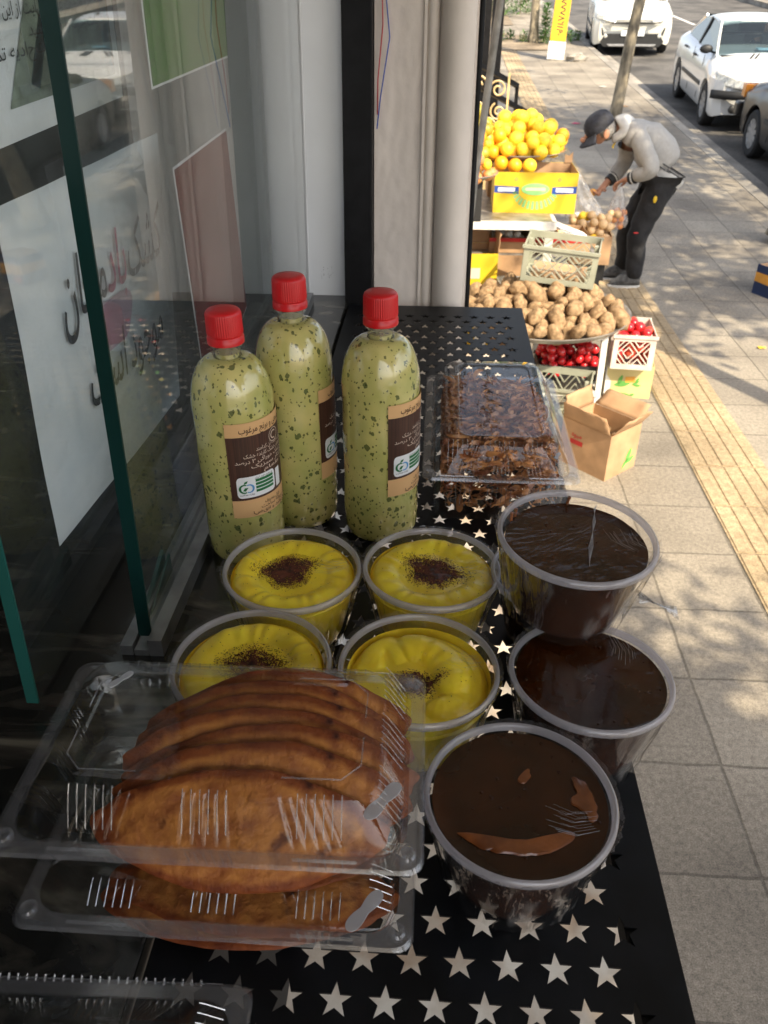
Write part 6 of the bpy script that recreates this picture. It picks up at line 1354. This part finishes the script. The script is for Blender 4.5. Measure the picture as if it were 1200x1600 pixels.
sk.j('hd1', (-0.285, 0, 1.165), (0.085, 0.08), 'nk2'); sk.j('hd2', (-0.335, 0, 1.15), (0.095, 0.08), 'hd1'); sk.j('hd3', (-0.375, 0, 1.105), (0.07, 0.06), 'hd2'); sk.j('chn', (-0.325, 0, 1.045), (0.04, 0.036), 'hd1')
for sgn, pre in ((-1, 'L'), (1, 'R')):
    sk.j(pre + 'sh', (-0.06, sgn * 0.15, 1.12), 0.048, 'sho')
    el = (0.06, -0.27, 0.915) if sgn < 0 else (-0.05, 0.20, 0.88); wr_ = (-0.085, -0.16, 0.835) if sgn < 0 else (-0.215, 0.06, 0.745)
    sk.j(pre + 'ua', tuple(Vector((-0.07, sgn * 0.17, 1.13)).lerp(Vector(el), 0.5)), 0.048, pre + 'sh'); sk.j(pre + 'el', el, 0.042, pre + 'ua'); sk.j(pre + 'fa', tuple(Vector(el).lerp(Vector(wr_), 0.5)), 0.038, pre + 'el'); sk.j(pre + 'wr', wr_, 0.027, pre + 'fa')
    d = Vector(wr_) - Vector(el); hand(sk, pre, wr_, d, (0, 0, -1) if sgn < 0 else (0, -0.5, 1), pre + 'wr', 0.75 if sgn < 0 else 0.45, 1.0)
    fx = 0.08 + (0.0 if sgn < 0 else -0.05)
    sk.j(pre + 'hp', (0.18, sgn * 0.085, 0.78), 0.085, 'pel'); sk.j(pre + 'th', (0.12, sgn * 0.095, 0.62), 0.078, pre + 'hp'); sk.j(pre + 'kn', (0.055 + (0 if sgn < 0 else -0.03), sgn * 0.10, 0.46), 0.056, pre + 'th'); sk.j(pre + 'cf', (0.07 + (0 if sgn < 0 else -0.04), sgn * 0.10, 0.28), 0.05, pre + 'kn'); sk.j(pre + 'an', (fx, sgn * 0.10, 0.09), 0.03, pre + 'cf'); sk.j(pre + 'ft', (fx - 0.07, sgn * 0.10, 0.04), 0.022, pre + 'an'); sk.j(pre + 'to', (fx - 0.12, sgn * 0.10, 0.035), 0.018, pre + 'ft')
skin_mesh('body', M['skin'], sk.v, sk.e, sk.r, 0, 2, man)
# face details on the turned-down head
fm = MB(); hc = Vector((-0.335, 0, 1.13))
def sph(mb_, p, r, sq): mb_.ball(p, r, 10, 7, sq)
m_ = MB(); sph(m_, (-0.425, 0, 1.075), 0.022, (1.2, 0.7, 1.0)); sph(m_, (-0.40, 0, 1.10), 0.018, (1.3, 0.6, 1.2)); m_.build('nose', M['skin'], man, smooth=True)
for s_ in (-1, 1):
    m_ = MB(); sph(m_, (-0.405, s_ * 0.032, 1.112), 0.011, (1, 1, 1)); m_.build('eye', M['ink'], man, smooth=True)
    m_ = MB(); m_.ball((-0.278, s_ * 0.083, 1.125), 0.034, 12, 8, (0.65, 0.3, 1.0)); m_.build('ear', M['skin'], man, smooth=True)
m_ = MB(); m_.tube([(-0.385, -0.025, 1.05), (-0.395, 0, 1.048), (-0.385, 0.025, 1.05)], 0.007, 6); m_.build('mouth', M['redonion'], man, smooth=True)
m_ = MB(); m_.ball((-0.27, 0, 1.155), 0.095, 20, 12, (0.85, 0.88, 0.9), 0.1, 2); m_.build('hair', M['hair'], man, smooth=True)
# cap: dome with a peak pointing forward and down
cp = bpy.data.objects.new('cap_root', None); bpy.data.objects.remove(cp)
m_ = MB(); A = TR(-0.325, 0, 1.175) @ RY(radians(-38)); m_.M = A
prof = [(0.104, -0.03), (0.106, 0.0), (0.102, 0.03), (0.088, 0.062), (0.06, 0.085), (0.03, 0.094), (0.001, 0.096)]
m_.lathe(prof, 36, fn=lambda a, z: 1 + 0.06 * cos(2 * a)); capo = m_.build('cap', M['navy'], man, smooth=True)
m_ = MB(); m_.M = A
def pk(u, v): a = radians(180 - 62 + 124 * u); r = 0.10 + 0.085 * v; return (r * cos(a) * 1.03, r * sin(a) * (0.95 - 0.12 * v), -0.02 - 0.03 * v - 0.02 * v * (2 * u - 1) ** 2)
m_.grid(pk, 16, 6); o = m_.build('cap_peak', M['navy'], capo, smooth=True, edge=0); so_ = o.modifiers.new('t', 'SOLIDIFY'); so_.thickness = 0.006
m_ = MB(); m_.M = A; m_.tube([(-0.098, -0.02, 0.03), (-0.092, -0.012, 0.055), (-0.096, 0.0, 0.035), (-0.092, 0.012, 0.055), (-0.098, 0.02, 0.03)], 0.004, 6); m_.build('cap_badge', M['white'], capo)
# hooded top over the torso and arms
sk = Sk(); ar_r = 1.0
sk.j('hem', (0.215, 0, 0.865), (0.17, 0.165)); sk.j('a', (0.135, 0, 0.99), (0.165, 0.175), 'hem'); sk.j('c', (0.02, 0, 1.095), (0.165, 0.18), 'a'); sk.j('s', (-0.08, 0, 1.15), (0.13, 0.165), 'c'); sk.j('n', (-0.185, 0, 1.165), (0.085, 0.09), 's')
skl = Sk()
for sgn, pre in ((-1, 'L'), (1, 'R')):
    el = Vector((0.065, -0.28, 0.91)) if sgn < 0 else Vector((-0.05, 0.21, 0.875)); wr_ = Vector((-0.065, -0.175, 0.845)) if sgn < 0 else Vector((-0.16, 0.09, 0.785)); sh = Vector((-0.06, sgn * 0.165, 1.12))
    sk.j(pre + '0', tuple(sh), 0.085, 's'); sk.j(pre + '1', tuple(sh.lerp(el, 0.5)), 0.075, pre + '0'); sk.j(pre + '2', tuple(el), 0.068, pre + '1'); sk.j(pre + '3', tuple(el.lerp(wr_, 0.55)), 0.062, pre + '2'); sk.j(pre + '4', tuple(wr_), 0.046, pre + '3')
top_ = skin_mesh('hooded_top', M['hoodie'], sk.v, sk.e, sk.r, 0, 2, man)
for v in top_.data.vertices:
    k = noise.noise(v.co * 9) * 0.012 + noise.noise(v.co * 22) * 0.006; v.co += v.normal * k
m_ = MB(); m_.M = TR(0.215, 0, 0.84) @ RY(radians(28))
m_.lathe([(0.158, -0.03), (0.163, -0.01), (0.163, 0.02), (0.158, 0.035)], 40, fn=lambda a, z: 1 + 0.05 * cos(2 * a) * -1); m_.build('waistband', M['hoodlight'], top_, smooth=True)
m_ = MB(); m_.M = TR(0.205, 0, 0.875) @ RY(radians(28))
for z in (0, 0.028): m_.lathe([(0.165, z), (0.1665, z + 0.004), (0.165, z + 0.008)], 40)
m_.build('waist_stripe', M['trim'], top_, smooth=True)
for sgn, a, b in ((-1, Vector((-0.045, -0.19, 0.853)), Vector((-0.078, -0.163, 0.838))), (1, Vector((-0.14, 0.105, 0.80)), Vector((-0.18, 0.08, 0.77)))):
    m_ = MB(); m_.tube([tuple(a), tuple(b)], [0.048, 0.042], 18); m_.build('cuff', M['trim'], top_, smooth=True)
    m_ = MB(); q = (b - a).normalized(); m_.tube([tuple(a + q * 0.010), tuple(a + q * 0.018)], 0.050, 18); m_.build('cuff_stripe', M['hoodlight'], top_, smooth=True)
m_ = MB()
def hood(u, v): a = radians(-150 + 300 * u); r = 0.07 + 0.03 * sin(pi * v); return (-0.20 + 0.13 * v * (0.5 + 0.5 * cos(a)) + 0.02 * sin(a * 3) , 1.0 * r * sin(a) * 1.15, 1.15 + r * cos(a) * 0.9 + 0.015 - 0.03 * v)
m_.grid(hood, 30, 8); o = m_.build('hood', M['hoodlight'], top_, smooth=True, edge=0); so_ = o.modifiers.new('t', 'SOLIDIFY'); so_.thickness = 0.012
m_ = MB(); m_.tube([(-0.2, -0.06, 1.07), (-0.215, -0.055, 1.04), (-0.21, -0.05, 1.03)], 0.006, 6); m_.build('drawstring', M['yellowcard'], top_, smooth=True)
# trousers
sk = Sk(); sk.j('p', (0.18, 0, 0.885), (0.135, 0.145)); 
for sgn, pre in ((-1, 'L'), (1, 'R')):
    o_ = 0 if sgn < 0 else -0.035
    sk.j(pre + '0', (0.175, sgn * 0.09, 0.76), 0.115, 'p'); sk.j(pre + '1', (0.125 + o_ * 0.5, sgn * 0.10, 0.61), 0.105, pre + '0'); sk.j(pre + '2', (0.065 + o_, sgn * 0.105, 0.45), 0.088, pre + '1'); sk.j(pre + '3', (0.075 + o_ * 1.2, sgn * 0.105, 0.27), 0.080, pre + '2'); sk.j(pre + '4', (0.085 + o_ * 1.3, sgn * 0.105, 0.13), 0.072, pre + '3'); sk.j(pre + '5', (0.085 + o_ * 1.3, sgn * 0.105, 0.075), 0.064, pre + '4')
tr_ = skin_mesh('trousers', M['trousers'], sk.v, sk.e, sk.r, 0, 2, man)
for v in tr_.data.vertices: v.co += v.normal * (noise.noise(Vector((v.co.x * 10, v.co.y * 10, v.co.z * 16))) * 0.014)
m_ = MB(); m_.ball((0.125, -0.205, 0.70), 0.02, 8, 6, (0.7, 0.3, 1.3)); m_.build('yellow_patch', M['yellowcard'], tr_); m_ = MB(); m_.ball((0.03, -0.185, 0.45), 0.016, 8, 6, (1.3, 0.3, 0.4)); m_.build('red_patch', M['red'], tr_)
for sgn in (-1, 1):
    fx = 0.085 + (0.0 if sgn < 0 else -0.05); m_ = MB()
    def shoe(u, v, fx=fx, sgn=sgn):
        a = 2 * pi * u; x = 0.06 - 0.25 * v; w_ = 0.05 * (0.55 + 0.45 * sin(pi * min(1, v * 0.9 + 0.25))) * (1 if v < 0.93 else 0.85) * (sqrt(max(0.0, 1 - max(0, v - 0.85) ** 2 / 0.0226)) if v > 0.85 else 1) * (sqrt(max(0.02, v / 0.06)) if v < 0.06 else 1); h = 0.115 - 0.05 * min(1, max(0, v - 0.35) / 0.5)
        k = max(0.02, w_ / 0.05); return (fx + x, sgn * 0.10 + w_ * cos(a) * (1 if sin(a) < 0 else 0.85), 0.022 + (h * 0.5 + h * 0.5 * sin(a)) * min(1, k * 1.3))
    m_.grid(shoe, 20, 18); s_ = m_.build('shoe', M['shoe'], man, smooth=True, edge=0)
    m_ = MB(); out = []
    for k in range(30):
        a = 2 * pi * k / 30; x = 0.13 * cos(a); w_ = 0.053 * sin(a) * (1 - 0.12 * cos(a)); out.append((fx - 0.065 + x, sgn * 0.10 + w_, 0.0))
    m_.poly(out, (0, 0, 0.024)); m_.build('sole', M['sole'], s_, bevel=0.004)
# the bag he holds, and the onion in his other hand
bg_ = blob_bag('carrier_bag', 'clear plastic bag of red onions hanging from the bent man\'s hand', (MX - 0.135, MY - 0.17, 0.50), [(0, 0, 0.285, 0.012, 0.012), (0.0, 0, 0.22, 0.035, 0.025), (0.0, 0, 0.12, 0.065, 0.045), (0.0, 0, 0.04, 0.085, 0.06), (0, 0, -0.01, 0.075, 0.055), (0, 0, -0.03, 0.01, 0.01)], M['bag'], 21)
heap(14, MX - 0.135, MY - 0.17, 0.478, 0.055, lambda q: 0.12, 0.027, [M['peach'], M['onionbulb']], 'bagged_onion', 'reddish onion inside the clear bag held by the man', 'onion', 'onions in the held bag', variants=2)
m_ = MB(); m_.ball((0, 0, 0), 0.030, 14, 10); o = m_.build('held_onion', M['orangeprint'], smooth=True, edge=0); o.location = (MX - 0.305, MY + 0.01, 0.70); tag(o, 'single onion in the bent man\'s outstretched hand', 'onion')
# driver of the white saloon
dr = thing('person', 'person in dark clothes driving the white saloon, seen through the windscreen', 'person', (CP[0] + 0.38, CP[1] + 1.95, G(CP[1] + 2) + 0.30))
sk = Sk(); sk.j('p', (0, 0.15, 0.12), (0.15, 0.12)); sk.j('c', (0, 0.12, 0.42), (0.17, 0.11), 'p'); sk.j('s', (0, 0.1, 0.58), (0.13, 0.09), 'c'); sk.j('n', (0, 0.08, 0.68), 0.055, 's'); sk.j('h', (0, 0.05, 0.78), 0.085, 'n'); sk.j('t', (0, 0.05, 0.86), 0.075, 'h')
for s_, pre in ((-1, 'L'), (1, 'R')):
    sk.j(pre + 's', (s_ * 0.18, 0.1, 0.55), 0.06, 's'); sk.j(pre + 'e', (s_ * 0.24, -0.08, 0.36), 0.045, pre + 's'); sk.j(pre + 'w', (s_ * 0.14, -0.32, 0.47), 0.03, pre + 'e'); hand(sk, pre, (s_ * 0.14, -0.32, 0.47), (0, -1, 0.2), (0, 0, -1), pre + 'w', 0.8)
    sk.j(pre + 'k', (s_ * 0.12, -0.25, 0.2), 0.08, 'p')
skin_mesh('body', M['skin'], sk.v, sk.e, sk.r, 0, 2, dr)
sk = Sk(); sk.j('p', (0, 0.15, 0.15), (0.18, 0.15)); sk.j('c', (0, 0.12, 0.42), (0.2, 0.14), 'p'); sk.j('s', (0, 0.1, 0.58), (0.16, 0.12), 'c')
for s_, pre in ((-1, 'L'), (1, 'R')): sk.j(pre + 's', (s_ * 0.18, 0.1, 0.55), 0.075, 's'); sk.j(pre + 'e', (s_ * 0.24, -0.08, 0.36), 0.06, pre + 's'); sk.j(pre + 'w', (s_ * 0.15, -0.29, 0.46), 0.042, pre + 'e')
skin_mesh('jacket', M['navy'], sk.v, sk.e, sk.r, 0, 2, dr)
m_ = MB(); m_.ball((0, 0.07, 0.84), 0.10, 16, 10, (0.9, 1, 0.9), 0.1, 4); m_.build('hair', M['ink'], dr, smooth=True)
m_ = MB(); m_.M = TR(0, -0.36, 0.45) @ RX(radians(65)); m_.lathe([(0.175 + 0.012 * cos(a), 0.012 * sin(a)) for a in [2 * pi * k / 8 for k in range(9)]], 30); o = m_.build('steering_wheel', M['trim'], t1, smooth=True); o.location = (0.40, 1.93, 0.43)
bpy.context.view_layer.update()
